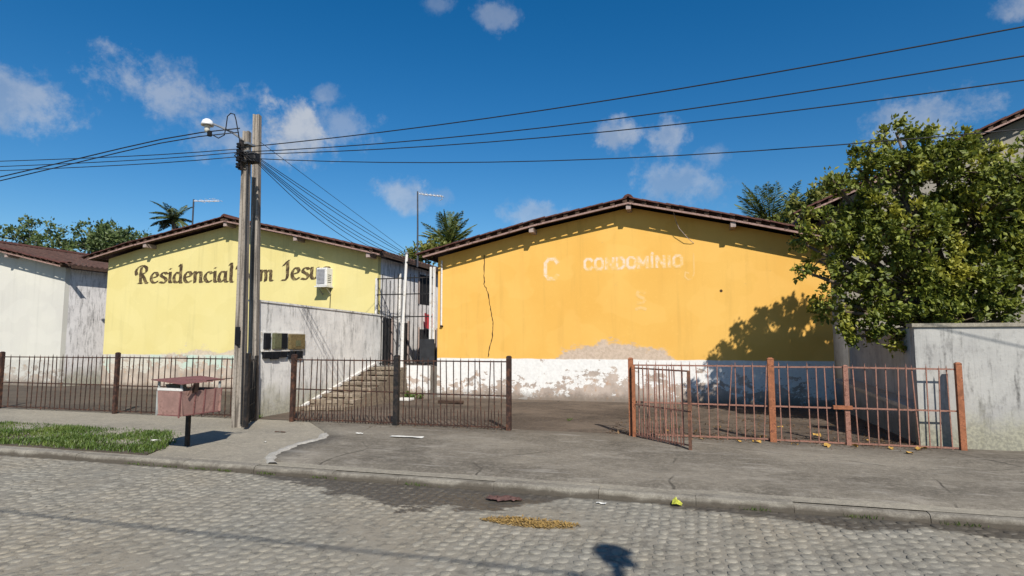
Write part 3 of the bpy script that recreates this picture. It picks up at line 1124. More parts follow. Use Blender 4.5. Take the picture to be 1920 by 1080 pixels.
LW = 3.70 / sum(GLY[c][0] for c in 'Residencial')
word('Residencial', -16.42, 3.40, LW, .335, WALL_Y - .004, M['letter_brown'], yellow, slope=-.016)
word('Bom', -12.62, 3.345, LW * .92, .33, WALL_Y - .004, M['letter_brown'], yellow, slope=-.010)
word('Jesus', -11.10, 3.345, LW * .91, .345, WALL_Y - .004, M['letter_brown'], yellow, slope=0)


BLK = {
    'C': [[(.92, .80), (.72, .98), (.30, .98), (.08, .78), (.08, .22), (.30, .02), (.72, .02), (.92, .20)]],
    'O': [[(.30, .98), (.08, .78), (.08, .22), (.30, .02), (.70, .02), (.92, .22), (.92, .78), (.70, .98), (.30, .98)]],
    'N': [[(.10, 0), (.10, 1)], [(.10, .96), (.90, .04)], [(.90, 0), (.90, 1)]],
    'D': [[(.10, 0), (.10, 1)], [(.10, .98), (.62, .98), (.90, .76), (.90, .24), (.62, .02), (.10, .02)]],
    'M': [[(.06, 0), (.06, 1)], [(.06, .96), (.50, .30), (.94, .96)], [(.94, 0), (.94, 1)]],
    'I': [[(.5, 0), (.5, 1)]],
    'Í': [[(.5, 0), (.5, 1)], [(.42, 1.14), (.72, 1.32)]],
    'J': [[(.90, 1.0), (.90, .25), (.70, .04), (.35, .02), (.10, .14), (.16, .30), (.44, .26)]],
    'S': [[(.85, .82), (.6, .98), (.3, .95), (.18, .75), (.4, .55), (.7, .42), (.82, .22), (.6, .03), (.25, .04)], [(.1, -.45), (.5, -.32), (.9, -.45)]],
}


def block_word(text, x0, x1, z0, z1, y, mat, parent, th, halo=None):
    wid = [(.42 if c in 'IÍ' else 1.12 if c == 'M' else 1.0) for c in text]
    gap = .22
    unit = (x1 - x0) / (sum(wid) + gap * (len(text) - 1))
    res = None
    for layer, (t_, m_) in enumerate(((th * 1.7, halo), (th, mat))):
        if m_ is None:
            continue
        q = MB()
        x = x0
        lay = 0
        for c, w in zip(text, wid):
            for st_ in BLK[c]:
                P = [Vector((x + p[0] * w * unit, z0 + p[1] * (z1 - z0))) for p in st_]
                yy = y - .0012 * layer - .0003 * (lay % 3)
                lay += 1
                for a, b_ in zip(P, P[1:]):
                    d = (b_ - a).normalized()
                    nn = Vector((-d.y, d.x)) * t_ / 2
                    i0 = len(q.v)
                    for g in (a - d * t_ * .3 - nn, b_ + d * t_ * .3 - nn, b_ + d * t_ * .3 + nn, a - d * t_ * .3 + nn):
                        q.v.append((g.x, yy, g.y))
                    yy -= .00008
                    q.f.append((i0, i0 + 1, i0 + 2, i0 + 3))
            x += (w + gap) * unit
        res = q.build('lettering', m_, parent)
    return res


block_word('CONDOMÍNIO', -2.33, 0.0, 3.36, 3.62, WALL_Y - .0012, M['faded_white'], orange, .060, M['ghost_paint'])
o = block_word('C', -3.34, -2.98, 3.15, 3.66, WALL_Y - .0012, M['faded_white'], orange, .075, M['ghost_paint'])
o['label'] = 'ghost of a large painted-over letter C'
o = block_word('J', .02, .28, 3.03, 3.66, WALL_Y - .0012, M['ghost_paint'], orange, .035)
o['label'] = 'barely visible ghost of a painted-over letter'
o = block_word('S', -1.12, -.84, 2.50, 2.80, WALL_Y - .0012, M['ghost_paint'], orange, .070)
o['label'] = 'barely visible painted-over mark below the lettering'

# crack running down the orange wall
rs = random.Random(11)
pts = [(-4.935, 3.83), (-4.935, 3.35), (-4.93, 3.07), (-4.86, 2.92), (-4.78, 2.6), (-4.72, 2.3), (-4.69, 2.05), (-4.70, 1.8), (-4.76, 1.5), (-4.82, 1.2)]
line = []
for (a, c), (d, e) in zip(pts, pts[1:]):
    for k in range(5):
        u = k / 5
        line.append((a + (d - a) * u + rs.uniform(-.014, .014), c + (e - c) * u))
line.append(pts[-1])
q = MB()
for i, (x, z) in enumerate(line):
    w = rs.uniform(.006, .016)
    q.v += [(x - w, WALL_Y - .003, z), (x + w, WALL_Y - .003, z)]
for i in range(len(line) - 1):
    q.f.append((2 * i, 2 * i + 1, 2 * i + 3, 2 * i + 2))
q.build('crack', M['crack'], orange)
# small hole
MB().lathe((.84, WALL_Y - .003, 2.76), [(.0, 0), (.035, .0), (.03, .002)], 7, (0, -1, 0)).build('hole', M['crack'], orange)
# white drainpipe at the left corner
q = MB().tube([(-6.10, WALL_Y - .045, 3.72), (-6.095, WALL_Y - .045, 2.02)], .024, 8)
q.build('drainpipe', M['white_pvc'], orange)
MB().box(-6.13, -6.06, WALL_Y - .06, WALL_Y - .001, 1.98, 2.012).build('pipe_clip', M['meter_dark'], orange)

# cable dangling from the verge of the orange roof
q = MB()
q.tube([(-.18, WALL_Y - .37, 4.70), (-.16, WALL_Y - .30, 4.55), (-.12, WALL_Y - .22, 4.40), (-.06, WALL_Y - .18, 4.24), (.12, WALL_Y - .12, 4.02), (.22, WALL_Y - .05, 3.93), (.27, WALL_Y - .01, 3.90)], .007, 5)
setp(q.build('hanging_cable', M['timber_pale'], None, base=(0, WALL_Y, 3.9)), 'thin loose cable dangling from the orange house roof verge', 'cable')

# window air conditioner on its shelf
ac = thing('air_conditioner', 'white box air conditioner mounted on the yellow wall over the lettering', 'air conditioner', (-9.56, WALL_Y, 3.1))
AY = WALL_Y - .30
MB().bbox(-9.735, -9.405, AY, WALL_Y, 3.125, 3.625, .012).build('casing', M['ac_white'], ac)
q = MB().box(-9.705, -9.465, AY - .006, AY + .002, 3.17, 3.585)
q.build('grille', M['ac_grey'], ac)
q = MB()
for i in range(11):
    z = 3.19 + i * .036
    q.box(-9.70, -9.47, AY - .012, AY - .004, z, z + .012)
q.build('louvre', M['ac_grey'], ac)
q = MB()
for i in range(5):
    z = 3.22 + i * .05
    q.box(-9.407, -9.402, AY + .06, AY + .22, z, z + .016)
q.build('vent_slot', M['meter_dark'], ac)
MB().box(-9.77, -9.38, AY - .03, WALL_Y, 3.09, 3.122).build('shelf', M['ac_white'], ac)
for x in (-9.70, -9.45):
    MB().bar((x, AY + .05, 3.085), (x, WALL_Y - .01, 2.90), .025, .025).build('bracket', M['galv'], ac)
MB().tube([(-9.45, WALL_Y - .03, 3.09), (-9.45, WALL_Y - .02, 2.8), (-9.46, WALL_Y - .02, 2.42)], .011, 5).build('drain_hose', M['cable'], ac)

# yellow house's alley side: doors and openings (parts of the house)
SX = -8.0


def side_door(y0, y1, z0, z1, mat, name='door'):
    d = MB().box(SX - .05, SX + .006, y0, y1, z0, z1).build(name, mat, yellow)
    MB().box(SX - .02, SX + .03, y0 - .06, y0, z0, z1 + .06).build('frame', M['timber_pale'], d)
    MB().box(SX - .02, SX + .03, y1, y1 + .06, z0, z1 + .06).build('frame', M['timber_pale'], d)
    return d


side_door(14.56, 15.22, .955, 2.25, M['door_dark'])
side_door(15.95, 16.25, .955, 2.15, M['dark_void'])
side_door(17.02, 18.0, 2.77, 3.72, M['dark_void'], 'window')
side_door(17.05, 18.4, .955, 1.98, M['door_dark'])
MB().tube([(SX + .06, 15.6, 1.0), (SX + .06, 15.6, 3.6)], .035, 8).build('drainpipe', M['white_pvc'], yellow)

# ------------------------------------------------------------------ walls, alley, steps
WX = -7.82
gw = thing('grey_wall', 'tall whitewashed wall streaked with grey mould beside the alley steps', 'wall', (WX, 12, .15))
MB().prism([(9.45, .0), (14.398, .0), (14.398, 2.28), (9.45, 2.36)], 'x', WX - .15, WX).build('wall', M['grey_wall'], gw)
MB().prism([(9.43, 2.36), (14.398, 2.28), (14.398, 2.315), (9.43, 2.395)], 'x', WX - .17, WX + .02).build('coping', M['grey_wall'], gw)

alley = thing('alley', 'raised alley floor between the two houses', None, (-7.0, 14, 0), None, 'structure')
MB().box(-7.998, -6.222, 14.0, 32, .0, .95).build('floor', M['yard'], alley)
MB().box(-7.998, -6.222, 31.8, 32, .95, 4).build('end_wall', M['side_wall'], alley)
# low front of the alley platform next to the steps
b = MB().box(-6.86, -6.225, 13.93, 13.998, .10, .985)
setp(b.build('low_wall', M['orange_wall'], None, base=(-6.5, 13.95, .1)), 'low flaking white wall end at the foot of the alley gate', 'wall')

steps = thing('steps', 'worn brown stone steps climbing along the grey wall to the alley', 'steps', (-7.3, 12.4, .15))
M['step'] = concrete('step', (.25, .20, .145), (.15, .12, .088), (.13, .10, .07), .6)
M['step2'] = concrete('step2', (.34, .28, .21), (.22, .18, .135), (.17, .13, .09), .6)
NS = 8
rs = random.Random(17)
for i in range(NS):
    y0 = 10.75 + i * .41
    z1 = .15 + (i + 1) * .1
    xr = -6.80 - .012 * i
    sk = .22 - .02 * i
    poly = [(WX + .001, y0), (xr, y0 + sk), (xr, 14.0 - .001 * i), (WX + .001, 14.0 - .001 * i)]
    st_ = MB().prism(poly, 'z', .05, z1 - .012).build('step', M['step'], steps)
    # uneven stones along the nosing
    n = 5
    u = 0.0
    while u < .99:
        du = min(rs.uniform(.13, .25), 1 - u)
        if 1 - u - du < .08:
            du = 1 - u
        xa, xb = WX + .004 + (xr - WX - .004) * u, WX + .004 + (xr - WX - .004) * (u + du)
        ya = y0 - .02 + sk * (u + du / 2) + rs.uniform(-.025, .02)
        MB().bbox(xa + .006, xb - .006, ya, ya + rs.uniform(.18, .30), z1 - .085, z1 + rs.uniform(-.014, .012), .014).build('stone', M['step2'] if rs.random() < .6 else M['step'], st_)
        u += du
# pale sloping string along the wall
q = MB().bar((WX + .035, 10.80, .20), (WX + .035, 14.0, 1.03), .07, .05)
q.build('string', M['white_pvc'], steps)
MB().bar((WX + .030, 10.80, .145), (WX + .030, 14.0, .975), .058, .05).build('string', M['dirt'], steps)

# flat white slab lying at the foot of the platform
b = MB().bbox(-6.95, -6.45, 13.25, 13.55, .155, .215, .01)
setp(b.build('slab', M['white_pvc'], None, base=(-6.7, 13.4, .155)), 'small pale slab lying at the foot of the steps', 'slab')
b = MB().bbox(-5.55, -4.95, 12.9, 13.05, .165, .235, .012)
setp(b.build('plank', M['timber_dark'], None, base=(-5.2, 13, .16)), 'short dark plank lying in front of the orange wall', 'plank')

# tall barred gate across the alley
gate = thing('alley_gate', 'tall thin-barred iron gate closing the alley between the houses', 'gate', (-7.1, 14.26, .95))
GY = 14.26
barm = MB().box(-.008, .008, -.008, .008, 0, 2.35).mesh('bar', M['black_iron'])
for i in range(15):
    x = -7.90 + i * .118
    place(barm, 'bar', gate, (x, GY, .96), (0, 0, 0), (1, 1, 1 + .04 * math.sin(i * 1.7)))
for z in (1.02, 2.25, 2.85, 3.28):
    MB().box(-7.97, -6.24, GY - .012, GY + .012, z - .014, z + .014).build('rail', M['black_iron'], gate)
for x in (-6.36, -6.265):
    MB().box(x - .026, x + .026, GY - .03, GY + .03, 1.55, 3.55).build('post', M['white_pvc'], gate)
MB().box(-6.64, -6.23, GY - .035, GY - .018, 1.05, 1.66).build('panel', M['door_dark'], gate)
MB().box(-7.975, -7.93, GY - .03, GY + .03, .95, 3.3).build('post', M['white_pvc'], gate)

# white standpipe pole in front of the gate
wp = thing('white_pole', 'slim white service pole leaning beside the alley gate', 'pole', (-6.97, 13.86, .15))
MB().tube([(-6.975, 13.86, .15), (-6.955, 13.86, 2.0), (-6.875, 13.86, 3.86)], [.046, .040, .035], 10).build('pole', M['white_pvc'], wp)
MB().lathe((-6.875, 13.86, 3.86), [(.05, 0), (.05, .03), (.02, .06), (0, .06)], 10).build('cap', M['galv'], wp)
MB().box(-6.97, -6.80, 13.83, 13.89, 3.62, 3.66).build('bracket', M['black_iron'], wp)

# red cloth hung in the alley
q = MB()
for i in range(9):
    y = 17.15 + i * .085
    for k, z in enumerate((2.48, 2.25, 2.02)):
        q.v.append((SX + .14 + .05 * math.sin(i * 1.9 + k * .4), y, z + .03 * math.sin(i * 1.3)))
for i in range(8):
    for k in range(2):
        a0 = i * 3 + k
        q.f.append((a0, a0 + 1, a0 + 4, a0 + 3))
setp(q.build('red_cloth', M['red_cloth'], None, True, base=(SX + .14, 17.5, 2.0)), 'red cloth hung against the wall inside the alley', 'cloth')

# right hand boundary: low ledge with a grey wall above, then the neighbour's street wall
rw = thing('boundary_wall', 'dark grey boundary wall with a low concrete ledge under the leafy tree', 'wall', (3.3, 12, .15))
MB().prism([(9.722, .0), (14.398, .0), (14.398, .74), (9.722, .60)], 'x', 3.13, 3.42).build('ledge', M['right_wall'], rw)
MB().prism([(9.752, .60), (14.398, .74), (14.398, .80), (9.752, .66)], 'x', 3.07, 3.44).build('ledge_cap', M['ledge_cap'], rw)
MB().prism([(9.752, .66), (14.40, .80), (14.40, 1.85), (9.752, 1.79)], 'x', 3.42, 3.58).build('wall', M['right_wall'], rw)
nw = thing('street_wall', 'plain grey plastered wall along the pavement at the far right', 'wall', (8, 9.55, .15))
MB().box(3.09, 16, 9.55, 9.72, .0, 1.80).build('wall', M['street_wall'], nw)
MB().box(3.06, 16, 9.52, 9.75, 1.80, 1.85).build('coping', M['sidewalk'], nw)

# ------------------------------------------------------------------ railings and gates


def picket(h, w, mat, tip=.07):
    q = MB()
    w2 = w / 2
    v = [(-w2, -w2, 0), (w2, -w2, 0), (w2, w2, 0), (-w2, w2, 0), (-w2, -w2, h - tip), (w2, -w2, h - tip), (w2, w2, h - tip), (-w2, w2, h - tip), (0, 0, h)]
    f = [(0, 3, 2, 1), (0, 1, 5, 4), (1, 2, 6, 5), (2, 3, 7, 6), (3, 0, 4, 7), (4, 5, 8), (5, 6, 8), (6, 7, 8), (7, 4, 8)]
    return q.add(v, f).mesh('bar', mat)


def railing(t_, p0, p1, zb, zt, gap, mat, rails=(.03, .55, 1.09), w=.0135, dog=False, seed=1, rail_mat=None, lean=0.0):
    """bars and rails from p0 to p1 (ground points), as parts of t_"""
    r = random.Random(seed)
    p0, p1 = Vector((*p0, 0)), Vector((*p1, 0))
    ln = (p1 - p0).length
    n = max(2, int(round(ln / gap)))
    d = (p1 - p0).normalized()
    ang = math.atan2(d.y, d.x)
    full = picket(zt - zb, w, mat)
    short = picket((zt - zb) * .27, w * .9, mat, .05)
    for i in range(1, n):
        p = p0 + d * (ln * i / n + r.uniform(-.010, .010))
        if r.random() < .035:
            continue
        bent = r.gauss(0, .045) if r.random() < .12 else 0.0
        place(full, 'bar', t_, (p.x, p.y, zb + r.uniform(-.03, .02)), (r.gauss(0, .012) + lean + bent * .5, r.gauss(0, .014) + bent, ang))
        if dog and i < n - 1:
            pp = p0 + d * (ln * (i + .5) / n)
            place(short, 'bar', t_, (pp.x, pp.y, zb + r.uniform(-.01, .01)), (0, r.uniform(-.012, .012), ang))
    for z in rails:
        a = p0 + Vector((0, 0, zb + z + r.uniform(-.008, .008)))
        b_ = p1 + Vector((0, 0, zb + z + r.uniform(-.008, .008)))
        MB().bar(a, b_, .010, .022).build('rail', rail_mat or mat, t_)


def post(t_, x, y, zt, w, mat, zb=.05, cap=True, lean=0.0):
    q = MB().bar((x, y, zb), (x + lean, y, zt), w, w)
    o = q.build('post', mat, t_)
    if cap:
        MB().bar((x + lean, y, zt), (x + lean, y, zt + .02), w * 1.12, w * 1.12, w1=w * .5, h1=w * .5).build('cap', mat, o)
    return o


FY = FENCE_Y
f1 = thing('railing', 'brown iron railing in front of the yellow house', 'railing', (-12, FY, .15), 'street railings')
px = [-20.5, -17.4, -14.3, -11.05, -8.1]
for x in px:
    post(f1, x, FY, 1.36, .07, M['rust_dark'])
for a, c in zip(px, px[1:]):
    railing(f1, (a, FY), (c, FY), .19, 1.33, .135, M['rust_dark'], rails=(.02, .52, 1.08), seed=int(a * 3), w=.0135)

g1 = thing('gate_leaf', 'narrow black iron gate leaf standing open beside the concrete poles', 'gate', (-7.3, 9.0, .15))
a, c = (-7.56, 9.20), (-7.12, 8.46)
post(g1, *a, 1.34, .045, M['black_iron'], .16, False)
post(g1, *c, 1.40, .06, M['black_iron'], .16, False)
railing(g1, a, c, .19, 1.36, .115, M['black_iron'], rails=(.02, .30, .58, 1.08), w=.022, seed=4)

f2 = thing('railing', 'dark brown iron railing in front of the steps and orange wall', 'railing', (-4.8, FY, .15), 'street railings')
for x, w, m in ((-6.88, .075, 'rust_dark'), (-4.80, .085, 'black_iron'), (-2.775, .075, 'rust_dark')):
    post(f2, x, FY, 1.345, w, M[m])
railing(f2, (-6.88, FY), (-4.80, FY), .18, 1.33, .118, M['rust_dark'], rails=(.02, .55, 1.09), dog=True, seed=21, w=.0135)
railing(f2, (-4.80, FY), (-2.775, FY), .18, 1.33, .118, M['rust_dark'], rails=(.02, .53, 1.09), dog=True, seed=22, w=.0135)

f3 = thing('railing', 'rust-orange iron railing in front of the tree-shaded courtyard corner', 'railing', (1.2, FY, .15), 'street railings')
post(f3, -.81, FY, 1.33, .075, M['rust_orange'])
post(f3, 1.19, FY, 1.345, .085, M['rust_orange'])
post(f3, 2.16, FY, 1.25, .06, M['rust_pink'])
post(f3, 3.52, FY, 1.30, .07, M['rust_orange'])
railing(f3, (-.81, FY), (1.19, FY), .17, 1.30, .128, M['rust_pink'], rails=(.02, .50, 1.06), seed=31)
railing(f3, (1.19, FY), (2.16, FY), .17, 1.30, .124, M['rust_pink'], rails=(.02, .50, 1.06), seed=32)
railing(f3, (2.16, FY), (3.52, FY), .17, 1.30, .124, M['rust_pink'], rails=(.02, .50, 1.06), seed=33)
b = MB()
b.bar((1.98, FY - .03, .68), (2.22, FY - .03, .68), .05, .05)
b.build('latch', M['rust_orange'], f3)

g2 = thing('gate_leaf', 'rusty iron gate leaf swung open over the pavement', 'gate', (-.4, 8.95, .15))
a, c = (-.765, 9.29), (.04, 8.50)
post(g2, *a, 1.24, .05, M['rust_orange'], .13, False)
post(g2, *c, 1.20, .045, M['rust_brown'], .12, False)
railing(g2, a, c, .17, 1.26, .115, M['rust_pink'], rails=(.02, .48, 1.02), seed=41, dog=True)

for z in (.34, 1.04):
    MB().tube([(-.785, 9.325, z), (-.785, 9.325, z + .09)], .022, 8).build('hinge', M['rust_brown'], g2)
MB().box(.02, .075, 8.46, 8.50, .66, .74).build('lock_plate', M['rust_brown'], g2)
MB().tube([(-7.58, 9.23, .4), (-7.58, 9.23, .5)], .024, 8).build('hinge', M['black_iron'], g1)
MB().tube([(-7.58, 9.23, 1.05), (-7.58, 9.23, 1.15)], .024, 8).build('hinge', M['black_iron'], g1)

# ------------------------------------------------------------------ concrete poles, lamp, wires


def i_section(w, d):
    t1, g = .30 * w, .34 * d
    x0, x1, y0, y1 = -w / 2, w / 2, -d / 2, d / 2
    return [(x0, y0), (x0 + t1, y0), (x0 + t1 * 1.15, y0 + g * .55), (x1 - t1 * 1.15, y0 + g * .55), (x1 - t1, y0), (x1, y0),
            (x1, y1), (x1 - t1, y1), (x1 - t1 * 1.15, y1 - g * .55), (x0 + t1 * 1.15, y1 - g * .55), (x0 + t1, y1), (x0, y1)]


def conc_pole(q, base, top, w0, w1, rot=0.0, d0=None, d1=None):
    n = 12
    levels = 9
    for i in range(levels + 1):
        u = i / levels
        w, d = w0 + (w1 - w0) * u, (d0 or w0) + ((d1 or w1) - (d0 or w0)) * u
        c = Vector(base).lerp(Vector(top), u)
        for (x, y) in i_section(w, d):
            q.v.append((c.x + x * math.cos(rot) - y * math.sin(rot), c.y + x * math.sin(rot) + y * math.cos(rot), c.z))
    for i in range(levels):
        for k in range(n):
            k2 = (k + 1) % n
            q.f.append((i * n + k, i * n + k2, (i + 1) * n + k2, (i + 1) * n + k))
    q.f.append(tuple(levels * n + k for k in range(n)))
    return q


P1 = Vector((-7.40, 8.62, .05))
P1T = Vector((-7.475, 8.62, 5.36))
pole1 = thing('utility_pole', 'leaning grey concrete utility pole carrying the street lamp and cables', 'pole', P1, 'concrete utility poles')
conc_pole(MB(), P1, P1T, .175, .112, YAW).build('pole', M['pole'], pole1)
P2 = Vector((-7.700, 9.33, .05))
P2T = Vector((-7.870, 9.33, 5.98))
pole2 = thing('utility_pole', 'taller concrete pole standing close behind the lamp pole', 'pole', P2, 'concrete utility poles')
conc_pole(MB(), P2, P2T, .155, .122, YAW).build('pole', M['pole'], pole2)


def on_pole(z):
    return P1.lerp(P1T, (z - P1.z) / (P1T.z - P1.z))


# steel bands, rack and insulators
BR = on_pole(4.92)
q = MB()
for z in (4.80, 4.97, 5.12):
    c = on_pole(z)
    q.box(c.x - .10, c.x + .10, c.y - .10, c.y + .10, z - .018, z + .018)
q.build('band', M['galv'], pole1)
MB().box(BR.x - .025, BR.x + .025, BR.y - .17, BR.y - .10, 4.62, 5.16).build('rack', M['black_iron'], pole1)
insm = MB().lathe((0, 0, 0), [(0, -.04), (.035, -.04), (.04, -.02), (.022, 0), (.04, .02), (.035, .04), (0, .04)], 10).mesh('insulator', M['meter_dark'], smooth=True)
for z in (4.68, 4.80, 4.92, 5.04):
    place(insm, 'insulator', pole1, (BR.x, BR.y - .20, z))
# splice box and tangled cable where the service drops leave
MB().bbox(BR.x + .08, BR.x + .26, BR.y - .10, BR.y + .06, 4.76, 4.94, .02).build('splice_box', M['cable'], pole1)
q = MB()
rs = random.Random(8)
for i in range(7):
    c = Vector((BR.x + .06, BR.y - .08, 4.86))
    pts = [c + Vector((.16 * math.cos(k * .8 + i) + rs.uniform(-.03, .03), .09 * math.sin(k * .8 + i * 2), .10 * math.sin(k * .8 + i * .7) + rs.uniform(-.02, .02))) for k in range(8)]
    q.tube(pts, .011, 4)
q.build('cable_tangle', M['cable'], pole1)
c = on_pole(1.2)
MB().tube([on_pole(4.8) + Vector((.10, -.09, 0)), on_pole(3) + Vector((.115, -.09, 0)), on_pole(.2) + Vector((.125, -.09, 0))], .014, 5).build('conduit', M['cable'], pole1)
# number plate remains on the pole
MB().box(P1.x - .055, P1.x + .045, P1.y - .113, P1.y - .105, 1.55, 1.85).build('plate', M['meter_dark'], pole1)

lamp = thing('street_lamp', 'white domed street lamp on a thin arm from the concrete pole', 'street lamp', (-7.5, 8.5, 5.2))
LC = Vector((-8.20, 8.45, 5.50))


def lamp_head(t_, c, s=1.0, tilt=(0, 0, 1)):
    q = MB().lathe(c, [(0, .13 * s), (.05 * s, .125 * s), (.095 * s, .09 * s), (.118 * s, .03 * s), (.122 * s, -.01 * s), (.112 * s, -.01 * s), (.08 * s, .06 * s), (0, .09 * s)], 18, tilt)
    q.build('dome', M['alu'], t_, True)
    MB().lathe(c, [(0, -.16 * s), (.04 * s, -.15 * s), (.055 * s, -.10 * s), (.05 * s, -.03 * s), (.075 * s, -.005 * s), (0, .0)], 14, tilt).build('bulb', M['glass_lamp'], t_, True)


lamp_head(lamp, LC, .88)
MB().tube([on_pole(5.2) + Vector((-.05, -.02, 0)), Vector((-7.75, 8.56, 5.36)), Vector((-7.98, 8.5, 5.47)), LC + Vector((.10, .02, .02))], .020, 7).build('arm', M['galv'], lamp)
MB().lathe(LC + Vector((.06, .0, -.21)), [(0, 0), (.04, 0), (.04, .09), (0, .09)], 10).build('photocell', M['meter_dark'], lamp)
MB().tube([on_pole(5.15) + Vector((-.08, -.08, 0)), Vector((-7.62, 8.5, 5.55)), Vector((-7.66, 8.5, 5.66)), Vector((-7.74, 8.5, 5.69)), Vector((-7.81, 8.5, 5.64)), Vector((-7.83, 8.5, 5.45)), Vector((-7.86, 8.5, 5.30)), Vector((-7.96, 8.47, 5.24)), LC + Vector((.06, 0, -.16))], .010, 5).build('feed_wire', M['cable'], lamp)


def wire(pts, r, label, n=14, group='overhead cables', name='cable'):
    P = [Vector(p) for p in pts]
    fine = []
    for i in range(len(P) - 1):
        a = P[max(i - 1, 0)]
        b_, c_ = P[i], P[i + 1]
        d = P[min(i + 2, len(P) - 1)]
        for k in range(n):
            u = k / n
            fine.append(.5 * ((2 * b_) + (c_ - a) * u + (2 * a - 5 * b_ + 4 * c_ - d) * u * u + (3 * b_ - a - 3 * c_ + d) * u ** 3))
    fine.append(P[-1])
    o = MB().tube(fine, r, 5).build(name, M['cable'], None, True, base=P[0])
    return setp(o, label, 'cable', group)




def span(p0, p1, p2, xe, r, label, group='overhead cables'):
    """a cable whose line is the parabola through three points, carried on to x = xe"""
    def lag(x, k):
        v = 0
        P = (p0, p1, p2)
        for i in range(3):
            w = P[i][k]
            for j in range(3):
                if j != i:
                    w *= (x - P[j][0]) / (P[i][0] - P[j][0])
            v += w
        return v
    pts = []
    n = 40
    x2 = p2[0]
    s2y = (lag(x2 + .01, 1) - lag(x2 - .01, 1)) / .02
    s2z = (lag(x2 + .01, 2) - lag(x2 - .01, 2)) / .02
    for i in range(n + 1):
        x = p0[0] + (xe - p0[0]) * (i / n)
        if abs(x - p0[0]) <= abs(x2 - p0[0]):
            pts.append((x, lag(x, 1), lag(x, 2)))
        else:
            pts.append((x, p2[1] + s2y * (x - x2), p2[2] + s2z * (x - x2) + .002 * (x - x2) ** 2))
    o = MB().tube(pts, r, 5).build('cable', M['cable'], None, True, base=p0)
    return setp(o, label, 'cable', group)


A0 = Vector((BR.x, BR.y - .20, 0))
# to the right, drifting out over the street
span((A0.x, A0.y, 5.00), (-2.41, 8.30, 5.00), (2.45, 7.60, 4.973), 30, .009, 'topmost black cable running right from the concrete pole')
span((A0.x, A0.y, 4.92), (-2.41, 8.30, 4.746), (2.434, 7.60, 4.652), 30, .0085, 'second black cable from the top running right from the pole')
span((A0.x, A0.y, 4.88), (-2.41, 8.30, 4.606), (2.422, 7.60, 4.411), 30, .008, 'third black cable from the top running right from the pole')
span((A0.x, A0.y, 4.82), (-1.46, 8.35, 4.234), (2.52, 8.0, 4.027), 30, .0075, 'lowest black cable sagging right across the orange house roof')
# to the left
span((-7.55, 8.52, 5.40), (-8.29, 8.50, 5.40), (-9.85, 8.30, 5.205), -40, .011, 'thick black cable passing behind the lamp to the left')
span((-7.55, 8.50, 5.32), (-8.29, 8.46, 5.31), (-9.84, 8.28, 5.125), -40, .010, 'thick black cable just under the lamp to the left')
for z0, z1, lab in ((4.98, 5.021, 'upper of the thin black cables running left from the pole'), (4.92, 4.939, 'middle of the thin black cables running left from the pole'), (4.84, 4.858, 'lower of the thin black cables running left from the pole')):
    span((BR.x, A0.y, z0), (-8.6, 8.36, (z0 + z1) / 2 - .012), (-9.83, 8.30, z1), -40, .008, lab)
# service drops to the alley
rs = random.Random(12)
labs = ['uppermost', 'second', 'third', 'fourth', 'fifth', 'lowest']
for i in range(6):
    e = Vector((-6.90 - i * .06, 13.9 + .25 * i, 3.86 - .03 * i))
    s0 = Vector((BR.x + .20, BR.y - .02, 4.90 - .02 * i))
    sag = -.02 - .075 * i
    mids = [s0.lerp(e, u) + Vector((.03 * math.sin(i * 2.1), 0, sag * 4 * u * (1 - u))) for u in (.25, .5, .75)]
    wire([s0, *mids, e], .0065, labs[i] + ' of the service cables dropping from the pole to the alley', 6, 'service drop cables')
wire([(-7.80, 9.35, 5.45), (-7.3, 11.5, 4.68), (-6.95, 13.9, 3.98)], .005, 'thin stray cable above the bundle of service cables', 8, 'service drop cables')

# the lamp pole on the near side of the street (its shadow and its wire's shadow fall on the cobbles)
P3 = Vector((3.05, -3.3, .0))
pole3 = thing('utility_pole', 'concrete lamp pole behind the camera on the near pavement', 'pole', P3, 'concrete utility poles')
conc_pole(MB(), P3, P3 + Vector((0, 0, 6.6)), .24, .15).build('pole', M['pole'], pole3)
MB().bar((3.05, -3.3, 6.35), (3.05, -1.95, 6.35), .06, .08).build('side_arm', M['timber_dark'], pole3)
lamp2 = thing('street_lamp', 'street lamp behind the camera whose shadow lies on the cobbles', 'street lamp', (3.05, -3.2, 5))
L2 = Vector((2.74, -.62, 5.5))
lamp_head(lamp2, L2, 1.25, Vector((-.25, .35, 1)).normalized())
MB().tube([(3.05, -3.2, 4.9), (2.98, -2.4, 5.15), (2.86, -1.5, 5.36), (2.77, -.85, 5.50), tuple(L2 + Vector((.01, -.05, .06)))], [.05, .045, .045, .05, .06], 8).build('arm', M['galv'], lamp2)
MB().bbox(L2.x - .06, L2.x + .10, L2.y - .22, L2.y - .02, 5.47, 5.60, .03).build('gear_box', M['galv'], lamp2)
wire([(-40, -1.7, 6.55), (-18.5, -1.93, 6.42), (3.05, -1.95, 6.41), (25, -1.95, 6.6)], .016, 'overhead cable behind the camera that casts the thin line on the cobbles')

# ------------------------------------------------------------------ meter boxes on the grey wall
mt = thing('meter_boxes', 'row of electricity meter boxes with open lids on the grey wall', 'meter box', (WX, 10.2, 1.3))


def mbox(y0, y1, z0, z1, mat, depth=.07, inner=None, name='box'):
    o = MB().bbox(WX, WX + depth, y0, y1, z0, z1, .006).build(name, mat, mt)
    if inner:
        MB().box(WX + depth - .002, WX + depth + .004, y0 + .02, y1 - .02, z0 + .03, z1 - .02).build('window', inner, o)
    return o


